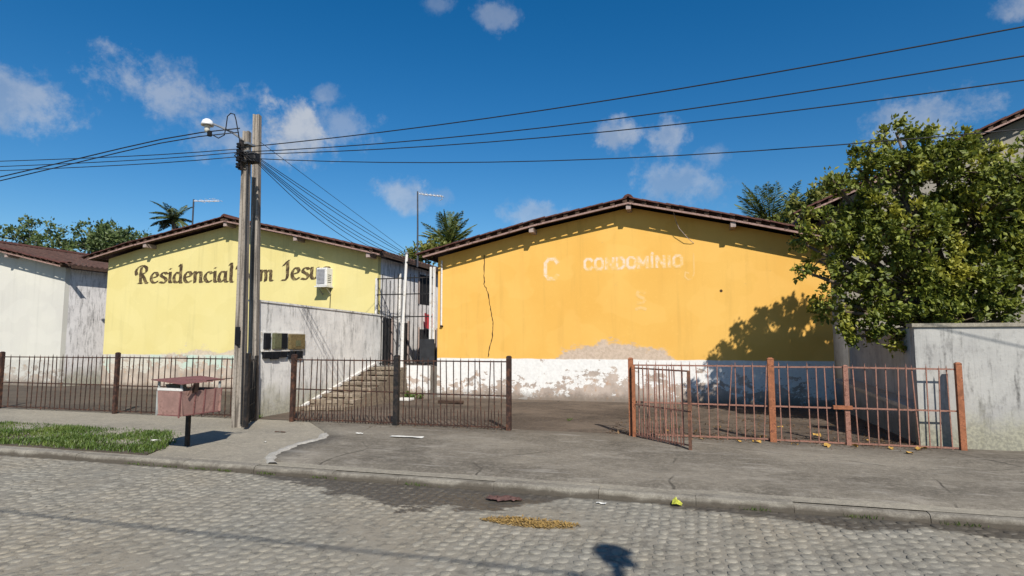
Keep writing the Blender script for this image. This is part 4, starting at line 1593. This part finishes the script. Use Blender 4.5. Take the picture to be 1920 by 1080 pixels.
MB().box(WX, WX + .02, 9.60, 10.92, 1.42, 1.78).build('backboard', M['white_pvc'], mt)
mbox(9.66, 9.82, 1.45, 1.76, M['meter_dark'])
mbox(9.91, 10.13, 1.45, 1.76, M['meter_green'], .08, M['meter_green'])
mbox(10.14, 10.33, 1.45, 1.76, M['meter_dark'])
mbox(10.40, 10.88, 1.44, 1.75, M['meter_tan'], .09, M['meter_tan'])
MB().box(WX + .088, WX + .10, 10.56, 10.72, 1.50, 1.62).build('meter', M['meter_green'], mt)
for y0, y1, z0 in ((9.66, 9.86, 1.27), (9.88, 10.10, 1.25), (10.12, 10.36, 1.28), (10.44, 10.60, 1.24), (10.66, 10.86, 1.25)):
    mbox(y0, y1, z0, 1.395, M['meter_dark'], .06, None, 'breaker_box')
MB().box(WX + .02, WX + .05, 9.60, 10.90, 1.40, 1.425).build('shelf', M['white_pvc'], mt)

# ------------------------------------------------------------------ street litter bin on a post
lb = thing('litter_bin', 'pink sheet-metal litter bin with broken lid on a single post', 'litter bin', (-6.93, 7.05, .12))
K = Vector((-6.54, 6.51, 0))
AN = math.radians(70)
E1 = CAMR * math.cos(AN) + CAMD * math.sin(AN)      # long side, receding to the right
E2 = -CAMR * math.sin(AN) + CAMD * math.cos(AN)     # short side, receding to the left
L1, L2_, ZB, ZT = .68, .45, .59, .925


def bp(a, c, z):
    return K + E1 * a + E2 * c + Vector((0, 0, z))


def panel(q, p0, p1, z0, z1, th, nrm, slope=0.0):
    """upright sheet between two ground points"""
    o_ = nrm * th
    dn = nrm * slope
    q.add([p0 + Vector((0, 0, z0)) + dn, p1 + Vector((0, 0, z0)) + dn, p1 + Vector((0, 0, z1)), p0 + Vector((0, 0, z1)),
           p0 + o_ + Vector((0, 0, z0)) + dn, p1 + o_ + Vector((0, 0, z0)) + dn, p1 + o_ + Vector((0, 0, z1)), p0 + o_ + Vector((0, 0, z1))],
          [(0, 1, 2, 3), (7, 6, 5, 4), (0, 4, 5, 1), (1, 5, 6, 2), (2, 6, 7, 3), (3, 7, 4, 0)])
    return q


q = panel(MB(), bp(0, 0, 0), bp(0, L2_, 0), ZB, ZT, .015, E1, .030)
q.build('panel', M['bin_pink'], lb)
cuts = [0, .235, .395, .57, L1]
for a, c in zip(cuts, cuts[1:]):
    q = panel(MB(), bp(a + .010, 0, 0), bp(c - .010, 0, 0), ZB + rs.uniform(-.004, .006), ZT + rs.uniform(-.008, .006), .015, E2, .030)
    q.build('panel', M['bin_pink'], lb)
for a in (0.0, .235, .395, .57, L1):
    MB().bar(bp(a, .026, ZB - .02), bp(a, .0, ZT + .005), .016, .016).build('rib', M['bin_roof'], lb)
panel(MB(), bp(L1, 0, 0), bp(L1, L2_, 0), ZB, ZT, .015, -E1).build('panel', M['bin_pink'], lb)
panel(MB(), bp(0, L2_, 0), bp(L1, L2_, 0), ZB, ZT, .015, -E2).build('panel', M['bin_inner'], lb)
q = MB()
q.add([bp(.01, .01, ZB), bp(L1 - .01, .01, ZB), bp(L1 - .01, L2_ - .01, ZB), bp(.01, L2_ - .01, ZB),
       bp(.01, .01, ZB + .012), bp(L1 - .01, .01, ZB + .012), bp(L1 - .01, L2_ - .01, ZB + .012), bp(.01, L2_ - .01, ZB + .012)],
      [(0, 3, 2, 1), (4, 5, 6, 7), (0, 1, 5, 4), (1, 2, 6, 5), (2, 3, 7, 6), (3, 0, 4, 7)])
q.build('floor', M['bin_roof'], lb)
for a, c in ((.02, .02), (.02, L2_ - .02), (L1 - .02, .02), (L1 - .02, L2_ - .02), (.35, L2_ - .02)):
    MB().bar(bp(a, c, ZT - .1), bp(a, c, 1.02 + .085 * c), .022, .022).build('lid_support', M['bin_inner'], lb)
# pale sheets lying inside, seen through the slot
MB().add([bp(.05, .30, .93), bp(.4, .34, .93), bp(.4, .40, 1.01), bp(.05, .36, 1.01)], [(0, 1, 2, 3)]).build('liner', M['bin_inner'], lb)
MB().bar(bp(.018, .0, ZT + .022), bp(.018, L2_, ZT + .022), .02, .035).build('rim', M['white_pvc'], lb)
# lid: sheet roof, front right corner rusted away and ragged
out = [(-.05, -.06), (.16, -.07), (.20, -.03), (.26, -.08), (.31, .02), (.38, -.04), (.43, .04), (.52, .00), (.58, .07), (L1 + .08, .03), (L1 + .09, L2_ + .06), (-.05, L2_ + .05)]
q = MB()
n = len(out)
for z in (0, .012):
    for a, c in out:
        q.v.append(tuple(bp(a, c, 1.022 + .085 * (c + .08) + z + .006 * math.sin(a * 9))))
q.f.append(tuple(range(n - 1, -1, -1)))
q.f.append(tuple(range(n, 2 * n)))
for k in range(n):
    k2 = (k + 1) % n
    q.f.append((k, k2, n + k2, n + k))
q.build('lid', M['bin_roof'], lb)
for (a0, c0, z0, a1, c1, z1, w) in ((.14, -.07, 1.03, .08, -.03, .86, .024), (.18, -.07, 1.03, .20, -.02, .90, .07), (.45, .04, 1.045, .80, -.08, 1.06, .03)):
    MB().bar(bp(a0, c0, z0), bp(a1, c1, z1), w, .010).build('torn_strip', M['rust_dark'], lb)
MB().bar((-6.93, 7.05, .05), (-6.93, 7.05, .60), .05, .05).build('post', M['black_iron'], lb)
MB().bar((-6.93 - .2, 7.0, .575), (-6.93 + .2, 7.1, .575), .04, .04).build('cross_bar', M['black_iron'], lb)

# ------------------------------------------------------------------ antennas
an = thing('antenna', 'white television antenna on a tall dark mast above the alley roof', 'antenna', (-7.5, 16.0, 3.9), 'roof antennas')
MB().tube([(-7.58, 16, 3.8), (-7.59, 16, 5.0), (-7.61, 16, 6.10)], [.030, .026, .022], 8).build('mast', M['mast'], an)
MB().tube([(-7.56, 16, 6.02), (-6.80, 16.05, 5.90)], .016, 6).build('boom', M['alu'], an)
for i, x in enumerate((-7.47, -7.38, -7.25, -7.12, -7.0, -6.9, -6.82)):
    z = 6.02 - (x + 7.56) * .16
    MB().tube([(x, 15.78 + .01 * i, z), (x, 16.25 - .01 * i, z)], .008, 5).build('element', M['alu'], an)
MB().tube([(-6.80, 15.9, 5.90), (-6.80, 16.0, 5.80), (-6.92, 16.05, 5.79)], .010, 5).build('feed_loop', M['alu'], an)
an = thing('antenna', 'small white antenna on a short mast over the yellow roof', 'antenna', (-15.95, 16.0, 4.7), 'roof antennas')
MB().tube([(-15.95, 16, 4.5), (-15.95, 16, 6.42)], .026, 8).build('mast', M['mast'], an)
MB().tube([(-15.93, 16, 6.36), (-14.95, 16.05, 6.30)], .018, 6).build('boom', M['alu'], an)
for x in (-15.7, -15.5, -15.3, -15.1, -14.98):
    MB().tube([(x, 15.8, 6.34), (x, 16.25, 6.34)], .008, 5).build('element', M['alu'], an)
tk = MB().bbox(-16.35, -16.02, 16.2, 16.5, 4.85, 5.25, .03)
setp(tk.build('water_tank', M['mast'], None, base=(-16.2, 16.3, 4.8)), 'small dark box standing on the yellow roof by the antenna', 'tank')

# ------------------------------------------------------------------ trees


def add_leaf(q, p, d, n_, ln, wd):
    d = d.normalized()
    s_ = d.cross(n_)
    if s_.length < 1e-4:
        return
    s_.normalize()
    up = s_.cross(d)
    b_ = len(q.v)
    q.v += [tuple(p), tuple(p + d * ln * .45 + s_ * wd - up * wd * .25), tuple(p + d * ln), tuple(p + d * ln * .45 - s_ * wd - up * wd * .25)]
    q.f += [(b_, b_ + 1, b_ + 2), (b_, b_ + 2, b_ + 3)]


def rvec(r):
    while True:
        v = Vector((r.uniform(-1, 1), r.uniform(-1, 1), r.uniform(-1, 1)))
        if .05 < v.length < 1:
            return v.normalized()


def leafy_tree(name, label, base, height, blobs, nclump, per, ln, mat, seed, group=None, r0=.12):
    """trunk, limbs to the clumps, crown of single leaves; blobs = (centre, radii)"""
    r = random.Random(seed)
    t_ = thing(name, label, 'tree', base, group)
    base = Vector(base)
    fork = base + Vector((r.uniform(-.1, .1), r.uniform(-.1, .1), height * .38))
    MB().tube([base + Vector((0, 0, -.1)), base.lerp(fork, .5) + Vector((.05, .03, 0)), fork], [r0 * 1.25, r0, r0 * .85], 9).build('trunk', M['trunk'], t_, True)
    lm = MB()
    cr = MB()
    tot = sum(b_[1][0] * b_[1][1] * b_[1][2] for b_ in blobs)
    for c, rad in blobs:
        c = Vector(c)
        mid = fork.lerp(c, .55) + rvec(r) * .12
        lm.tube([fork, mid, c], [r0 * .6, r0 * .36, r0 * .16], 6)
        nc = max(3, int(nclump * rad[0] * rad[1] * rad[2] / tot))
        for k in range(nc):
            v = rvec(r)
            u = r.random() ** .45
            p = c + Vector((v.x * rad[0], v.y * rad[1], v.z * rad[2])) * u
            if k % 3 == 0:
                lm.tube([c.lerp(p, .15), c.lerp(p, .6) + rvec(r) * .06, p], [r0 * .14, r0 * .09, r0 * .04], 4)
            out_ = (p - c)
            out_ = out_.normalized() if out_.length > .01 else Vector((0, 0, 1))
            cs = r.uniform(.6, 1.35)
            for j in range(int(per * cs)):
                d = (rvec(r) + out_ * .7 + Vector((0, 0, .05))).normalized()
                pp = p + rvec(r) * r.random() * ln * 1.7 * cs
                nn = (Vector((.30, -.45, .75)) + rvec(r) * .85).normalized()
                l_ = ln * r.choice((.55, .8, 1.0, 1.0, 1.2, 1.3))
                add_leaf(cr, pp, d, nn, l_, l_ * .30)
    lm.build('limb', M['trunk'], t_, True)
    cr.build('crown', mat, t_)
    return t_


blobs = [((2.75, 11.35, 4.05), (.50, .7, .40)), ((2.40, 11.3, 3.40), (.42, .7, .42)), ((2.50, 11.3, 2.70), (.48, .75, .46)),
         ((3.0, 11.3, 2.05), (.55, .65, .42)), ((3.5, 11.4, 4.55), (.6, .75, .50)), ((3.5, 11.5, 3.5), (.75, 1.0, .6)),
         ((3.7, 11.4, 2.5), (.75, .9, .6)), ((4.5, 11.5, 4.45), (.75, .9, .6)), ((4.7, 11.6, 3.6), (.9, 1.0, .75)),
         ((4.6, 11.4, 2.6), (.75, .9, .55)), ((5.6, 11.7, 4.2), (.8, 1.0, .75)), ((5.5, 11.7, 3.0), (.8, 1.0, .65)), ((4.1, 11.5, 4.95), (.42, .5, .34)),
         ((2.02, 11.3, 3.0), (.26, .4, .22)), ((2.20, 11.3, 3.75), (.25, .4, .20)), ((2.35, 11.4, 4.40), (.22, .35, .18)), ((3.05, 11.4, 4.95), (.26, .35, .22)),
         ((3.6, 11.4, 5.20), (.22, .3, .22)), ((2.1, 11.3, 2.25), (.24, .4, .20)), ((2.55, 11.3, 1.80), (.28, .4, .20)), ((1.85, 11.3, 3.5), (.16, .25, .12)), ((3.4, 11.2, 1.62), (.3, .4, .2)), ((4.0, 11.0, 1.95), (.5, .5, .3)), ((4.9, 11.1, 2.0), (.5, .5, .3))]
blobs = [((c[0] + (.26 if c[0] < 2.8 else .10 if c[0] < 3.3 else 0), c[1], c[2] - (.12 if c[0] < 2.8 and c[2] > 3.8 else 0)), r_) for c, r_ in blobs]
blobs += [((2.05, 11.25, 3.30), (.20, .30, .14)), ((1.95, 11.25, 2.85), (.18, .30, .14)), ((2.15, 11.2, 3.85), (.16, .25, .14)), ((2.3, 11.25, 2.15), (.20, .3, .15)),
          ((2.55, 11.3, 4.42), (.16, .25, .14)), ((2.9, 11.3, 4.72), (.16, .2, .14)), ((3.4, 11.4, 5.12), (.15, .2, .16)), ((2.75, 11.2, 1.66), (.2, .3, .14))]
leafy_tree('leafy_tree', 'dense sunlit green tree leaning over the right boundary wall', (4.55, 11.6, .1), 4.3, blobs,
           1080, 50, .088, M['leaf_tree'], 3, 'trees')
leafy_tree('bushy_tree', 'yellow-green tree behind the right slope of the orange roof', (4.7, 22, 0), 7.0,
           [((4.3, 22, 6.0), (.9, .9, .75)), ((5.1, 22, 6.3), (1.0, 1, .8)), ((3.5, 22, 5.6), (.8, .9, .6)), ((5.8, 22.3, 6.0), (1.0, 1, .9)), ((4.7, 22.2, 6.75), (.5, .6, .35))],
           200, 26, .17, M['leaf_lime'], 5, 'trees')
leafy_tree('bushy_tree', 'dark round tree behind the left slope of the yellow roof', (-32.3, 28, 0), 8.2,
           [((-32.2, 28, 7.7), (1.1, 1.1, .9)), ((-33.3, 28, 7.4), (1.2, 1.1, .9)), ((-34.6, 28.3, 7.9), (1.3, 1.2, 1.1))],
           170, 26, .20, M['leaf_far'], 6, 'trees')
leafy_tree('bushy_tree', 'small yellowish tree between the two roofs behind the mast', (-11.1, 24.2, 0), 6.0,
           [((-11.1, 24.2, 5.7), (.7, .7, .5)), ((-10.4, 24.3, 5.5), (.8, .7, .5)), ((-11.6, 24.2, 5.3), (.6, .7, .5))],
           110, 26, .15, M['leaf_lime'], 8, 'trees')
leafy_tree('bushy_tree', 'broad dark tree at the far left beyond the pale house', (-38, 30, 0), 9,
           [((-38, 30, 8), (2.2, 2, 1.6)), ((-41, 30, 7.5), (2.2, 2, 1.6)), ((-44, 30, 8.5), (2.4, 2, 1.9))],
           220, 26, .24, M['leaf_far'], 9, 'trees')
leafy_tree('bushy_tree', 'rounded green tree behind the far right wall', (11.0, 13.2, 0), 6.0,
           [((10.2, 13.2, 4.6), (1.3, 1.2, 1.1)), ((11.6, 13.2, 5.2), (1.4, 1.2, 1.2)), ((8.2, 13.0, 3.9), (1.2, 1, 1.0)), ((12.8, 13.4, 4.2), (1.2, 1.2, 1.1))],
           260, 30, .14, M['leaf_tree'], 10, 'trees')


def palm(name, label, base, top, nf, fl, mat, seed, wind=Vector((0, 0, 0)), droop=1.0, up_bias=.35):
    r = random.Random(seed)
    t_ = thing(name, label, 'palm tree', base, 'trees')
    base, top = Vector(base), Vector(top)
    mid = base.lerp(top, .5) + Vector((r.uniform(-.3, .3), 0, 0))
    MB().tube([base, mid, top], [.20, .15, .12], 9).build('trunk', M['palm_trunk'], t_, True)
    q = MB()
    rib = MB()
    for i in range(nf):
        az = 2 * math.pi * i / nf + r.uniform(-.25, .25)
        el = r.uniform(-.25, 1.15) + up_bias * .2
        d = Vector((math.cos(az) * math.cos(el), math.sin(az) * math.cos(el), math.sin(el))) + wind
        d.normalize()
        ln = fl * r.uniform(.8, 1.1)
        pts = []
        p = top.copy()
        seg = 12
        for k in range(seg + 1):
            pts.append(p.copy())
            p = p + d * ln / seg
            d = (d + Vector((0, 0, -.085 * droop)) + wind * .10).normalized()
        rib.tube(pts, [.028 * (1 - k / seg * .8) for k in range(seg + 1)], 4)
        for k in range(1, seg * 5):
            u = k / 5
            a = int(u)
            if a >= seg:
                break
            pt = pts[a].lerp(pts[a + 1], u - a)
            td = (pts[a + 1] - pts[a]).normalized()
            sd = td.cross(Vector((0, 0, 1)))
            sd = sd.normalized() if sd.length > .05 else td.orthogonal().normalized()
            w = fl * .21 * math.sin(math.pi * min(1, .12 + u / seg * .9)) + .06
            for s_ in (-1, 1):
                dd = (sd * s_ + td * .75 + Vector((0, 0, -.35 * droop + r.uniform(-.2, .2))) + wind * .5).normalized()
                add_leaf(q, pt, dd, (Vector((.25, -.4, .8)) + rvec(r) * .6).normalized(), w * r.uniform(.8, 1.15), .026)
    rib.build('frond_rib', mat, t_)
    q.build('crown', mat, t_)
    return t_


palm('palm_tree', 'wind-blown palm tree rising behind the left of the yellow roof', (-29.6, 28, 0), (-29.3, 28, 8.9), 22, 1.6, M['leaf_palm'], 2, Vector((-.35, 0, .05)), 1.0)
palm('palm_tree', 'green palm tree between the two houses behind the orange roof', (-10.8, 26, 0), (-10.7, 26, 6.15), 24, 1.75, M['leaf_palm_sun'], 4, Vector((.05, 0, .22)), .8, 1.2)
palm('palm_tree', 'broad palm tree behind the right slope of the orange roof', (3.5, 24.5, 0), (3.3, 24.5, 5.7), 30, 2.3, M['leaf_palm_sun'], 9, Vector((-.05, 0, .15)), .9, .8)

# twig of an aerial-like bare branch behind the right trees
# ------------------------------------------------------------------ grass, weeds, litter
rs = random.Random(77)


def poly_in(p, poly):
    x, y = p
    c = False
    for (x0, y0), (x1, y1) in zip(poly, poly[1:] + poly[:1]):
        if (y0 > y) != (y1 > y) and x < (x1 - x0) * (y - y0) / (y1 - y0) + x0:
            c = not c
    return c


GP = [(-6.95, 6.40), (-7.1, 6.75), (-7.25, 7.05), (-7.75, 7.55), (-8.2, 7.95), (-9.2, 7.95), (-16, 8.2), (-16, 6.40)]
b = MB().prism(GP, 'z', .05, .096)
setp(b.build('verge', M['dirt']), 'strip of earth under the grass by the kerb', None, None, 'structure')
q = MB()
cnt = 0
while cnt < 13000:
    x, y = rs.uniform(-12.0, -6.9), rs.uniform(6.38, 8.05)
    x += rs.gauss(0, .05) * (rs.random() < .3)
    if not poly_in((x + rs.gauss(0, .06), y + rs.gauss(0, .05)), GP) or y < 6.40:
        continue
    dens = .5 + .5 * math.sin(x * 3.1 + 1.3) * math.sin(y * 4.3)
    if rs.random() > .12 + .88 * dens ** .8:
        continue
    h = rs.uniform(.025, .075) * (.7 + .6 * dens)
    an_ = rs.uniform(0, 2 * math.pi)
    ln_ = Vector((math.cos(an_), math.sin(an_), 0))
    sd = Vector((-ln_.y, ln_.x, 0)) * rs.uniform(.004, .009)
    p = Vector((x, y, .090))
    tip = p + Vector((0, 0, h)) + ln_ * h * rs.uniform(.2, .9)
    m_ = p + Vector((0, 0, h * .6)) + ln_ * h * .2
    i0 = len(q.v)
    q.v += [tuple(p - sd), tuple(p + sd), tuple(m_ + sd * .8), tuple(m_ - sd * .8), tuple(tip)]
    q.f += [(i0, i0 + 1, i0 + 2, i0 + 3), (i0 + 3, i0 + 2, i0 + 4)]
    cnt += 1
setp(q.build('grass', M['grass']), 'patch of short green grass beside the litter bin', 'grass', None, 'stuff')


def weed(x, y, z, h, n, label, seed):
    r = random.Random(seed)
    q = MB()
    for i in range(n):
        d = Vector((r.uniform(-1, 1), r.uniform(-1, 1), r.uniform(.5, 1.6))).normalized()
        p = Vector((x, y, z)) + Vector((r.uniform(-1, 1), r.uniform(-1, 1), 0)) * h * .45 + d * r.uniform(0, h * .6)
        add_leaf(q, p, d, rvec(r), h * r.uniform(.25, .5), h * .09)
    return setp(q.build('weed', M['grass'], None, base=(x, y, z)), label, 'weed', 'weeds', None)


weed(-6.72, 13.75, .16, .26, 70, 'tuft of green weeds at the foot of the white pole', 1)
weed(-6.45, 13.8, .16, .20, 45, 'small green weed beside the weeds at the white pole', 2)
weed(-2.05, 10.8, .155, .07, 40, 'flat mossy weed on the driveway inside the gateway', 3)
weed(-.2, 10.4, .155, .10, 30, 'low weed on the court floor behind the open rusty gate', 4)
weed(-7.74, 9.52, .15, .10, 110, 'small weed at the street end of the grey wall', 5)

q = MB()
for i in range(420):
    x = rs.choice((-6.9, -6.4, -5.9, -5.55, -4.9, -4.1, -2.9, .6, 1.5, 2.3)) + rs.gauss(0, .09)
    y = KERB_Y - .015 + rs.gauss(0, .012)
    d = Vector((rs.uniform(-.7, .7), rs.uniform(-.9, .2), rs.uniform(.6, 1.4))).normalized()
    add_leaf(q, Vector((x, y, -.004)), d, rvec(rs), rs.uniform(.02, .055), rs.uniform(.002, .005))
setp(q.build('gutter_weeds', M['grass']), 'thin weeds sprouting along the foot of the kerb', 'weeds', None, 'stuff')

lf = MB()
for i in range(7):
    a = i / 6 - .5
    lf.v += [(a * .11, -.035 * math.cos(a * 3), .012 * math.cos(a * 5)), (a * .11, .035 * math.cos(a * 3), .018 + .010 * math.sin(a * 7))]
for i in range(6):
    lf.f.append((2 * i, 2 * i + 2, 2 * i + 3, 2 * i + 1))
lfm = lf.mesh('fallen_leaf', M['leaf_litter'])
rs = random.Random(4)
spots = [(.72, 9.20), (.95, 9.22), (1.44, 9.18), (1.85, 9.16), (2.62, 9.18), (2.95, 9.22), (2.2, 9.22), (.2, 9.28), (1.1, 9.75), (1.9, 10.1), (.5, 10.6), (2.5, 9.8), (-.3, 9.9), (1.5, 10.9), (3.05, 9.3), (2.75, 8.9)]
for x, y in spots:
    o = place(lfm, 'fallen_leaf', None, (x, y, gz(y) + .026), (rs.uniform(-.2, .2), rs.uniform(-.2, .2), rs.uniform(0, 6.3)), (rs.uniform(.7, 1.3),) * 3)
    setp(o, 'small yellow dry leaf lying on the concrete along the rust-orange railing', 'leaf', 'fallen leaves')

# dark crumbs of leaf litter gathered along the railing foot
q = MB()
for i in range(900):
    x = rs.uniform(-.9, 3.2)
    y = 9.37 + abs(rs.gauss(0, .28)) * rs.choice((-.5, 1, 1))
    d = rvec(rs)
    add_leaf(q, Vector((x, y, gz(y) + .024)), Vector((d.x, d.y, d.z * .2)), Vector((d.y * .3, 0, 1)), rs.uniform(.02, .05), rs.uniform(.006, .012))
for i in range(500):
    x = rs.uniform(-6.8, -2.8)
    y = 9.40 + abs(rs.gauss(0, .25)) * rs.choice((-.6, 1, 1))
    d = rvec(rs)
    add_leaf(q, Vector((x, y, gz(y) + .024)), Vector((d.x, d.y, d.z * .2)), Vector((d.y * .3, 0, 1)), rs.uniform(.02, .045), rs.uniform(.006, .012))
for i in range(2600):
    x = rs.uniform(-1.2, 3.1)
    y = 9.42 + 4.6 * rs.random() ** 1.6
    if rs.random() > .35 + .65 * (math.sin(x * 2.3 + y) * math.sin(y * 1.9 - x) > -.1):
        continue
    d = rvec(rs)
    add_leaf(q, Vector((x, y, gz(y) + .016)), Vector((d.x, d.y, d.z * .25)), Vector((d.y * .3, 0, 1)), rs.uniform(.03, .085), rs.uniform(.008, .018))
setp(q.build('leaf_litter', M['dead_leaf']), 'brown crumbs of dead leaves along the foot of the railings', 'leaf litter', None, 'stuff')

# yellow-brown spill in the road
q = MB()
for i in range(1500):
    an_, ra = rs.uniform(0, 6.283), rs.random() ** .6
    x = -1.36 + .43 * ra * math.cos(an_) + .05 * math.sin(an_ * 3)
    y = 5.235 + .13 * ra * math.sin(an_)
    d = rvec(rs)
    add_leaf(q, Vector((x, y, rs.uniform(.000, .010))), Vector((d.x, d.y, abs(d.z) * .25)), Vector((d.y * .4, d.x * .3, 1)), rs.uniform(.012, .035), rs.uniform(.004, .009))
setp(q.build('leaf_crumbs', M['crumbs']), 'yellow-brown spill of dry leaf crumbs on the cobbles', 'debris', None, 'stuff')

# reddish rag in the damp gutter
q = MB()
nx_, ny_ = 12, 5
for i in range(nx_):
    for j in range(ny_):
        u, w = i / (nx_ - 1) - .5, j / (ny_ - 1) - .5
        k_ = math.sqrt(max(0, 1 - (2 * u) ** 2))
        q.v.append((-1.80 + u * .36 + rs.uniform(-.02, .02), 5.90 + w * .12 * (.4 + k_) + rs.uniform(-.022, .022), .003 + .018 * k_ * (1 - 4 * w * w) + rs.uniform(0, .022)))
for i in range(nx_ - 1):
    for j in range(ny_ - 1):
        a0 = i * ny_ + j
        q.f.append((a0, a0 + ny_, a0 + ny_ + 1, a0 + 1))
setp(q.build('rag', M['rag'], None, base=(-1.84, 5.9, 0)), 'flattened reddish-brown scrap in the damp gutter', 'rag')

# yellow wrapper at the kerb
q = MB()
rr = random.Random(9)
for i in range(6):
    for j in range(5):
        q.v.append((-.165 + i * .020 + rr.uniform(-.008, .008), 6.13 + .02 * math.sin(i * 1.4) + j * .016 + rr.uniform(-.006, .006), .012 + .075 * math.sin(math.pi * i / 5) * (.4 + .6 * rr.random()) * (j / 4 + .25)))
for i in range(5):
    for j in range(4):
        a0 = i * 5 + j
        q.f.append((a0, a0 + 5, a0 + 6, a0 + 1))
setp(q.build('wrapper', M['wrapper'], None, base=(-.12, 6.15, 0)), 'crumpled bright yellow wrapper lying against the kerb', 'wrapper')

# pale scraps
for (x, y, sx, sy, lab, nm) in ((-4.10, 8.36, .27, .055, 'long thin pale strip lying on the driveway by the railing', 'strip'),
                                (-7.55, 7.10, .05, .04, 'white scrap of paper lying in the grass', 'paper_scrap'),
                                (-6.0, 7.55, .025, .02, 'tiny white scrap on the pale pavement', 'paper_scrap'),
                                (-.83, 6.02, .05, .02, 'pale broken bit lying in the road near the kerb', 'paper_scrap'),
                                (-4.95, 8.45, .06, .03, 'small white scrap near the driveway border', 'paper_scrap'),
                                (-6.35, 8.35, .10, .02, 'short dark stick on the pavement near the poles', 'stick')):
    z = (gz(y) + (.024 if x > -5.6 else .004)) if y > 6.2 else .004
    if 'grass' in lab:
        z = .14
    q = MB()
    for i in range(5):
        for j in range(3):
            q.v.append((x - sx + 2 * sx * i / 4, y - sy + sy * j + rr.uniform(-.3, .3) * sy, z + rr.uniform(0, .014)))
    for i in range(4):
        for j in range(2):
            a0 = i * 3 + j
            q.f.append((a0, a0 + 3, a0 + 4, a0 + 1))
    setp(q.build(nm, M['timber_dark'] if nm == 'stick' else M['white_litter'], None, base=(x, y, z)), lab, nm.replace('_', ' '))

# tidy the bookkeeping property
for o in bpy.data.objects:
    if '_o' in o:
        del o['_o']
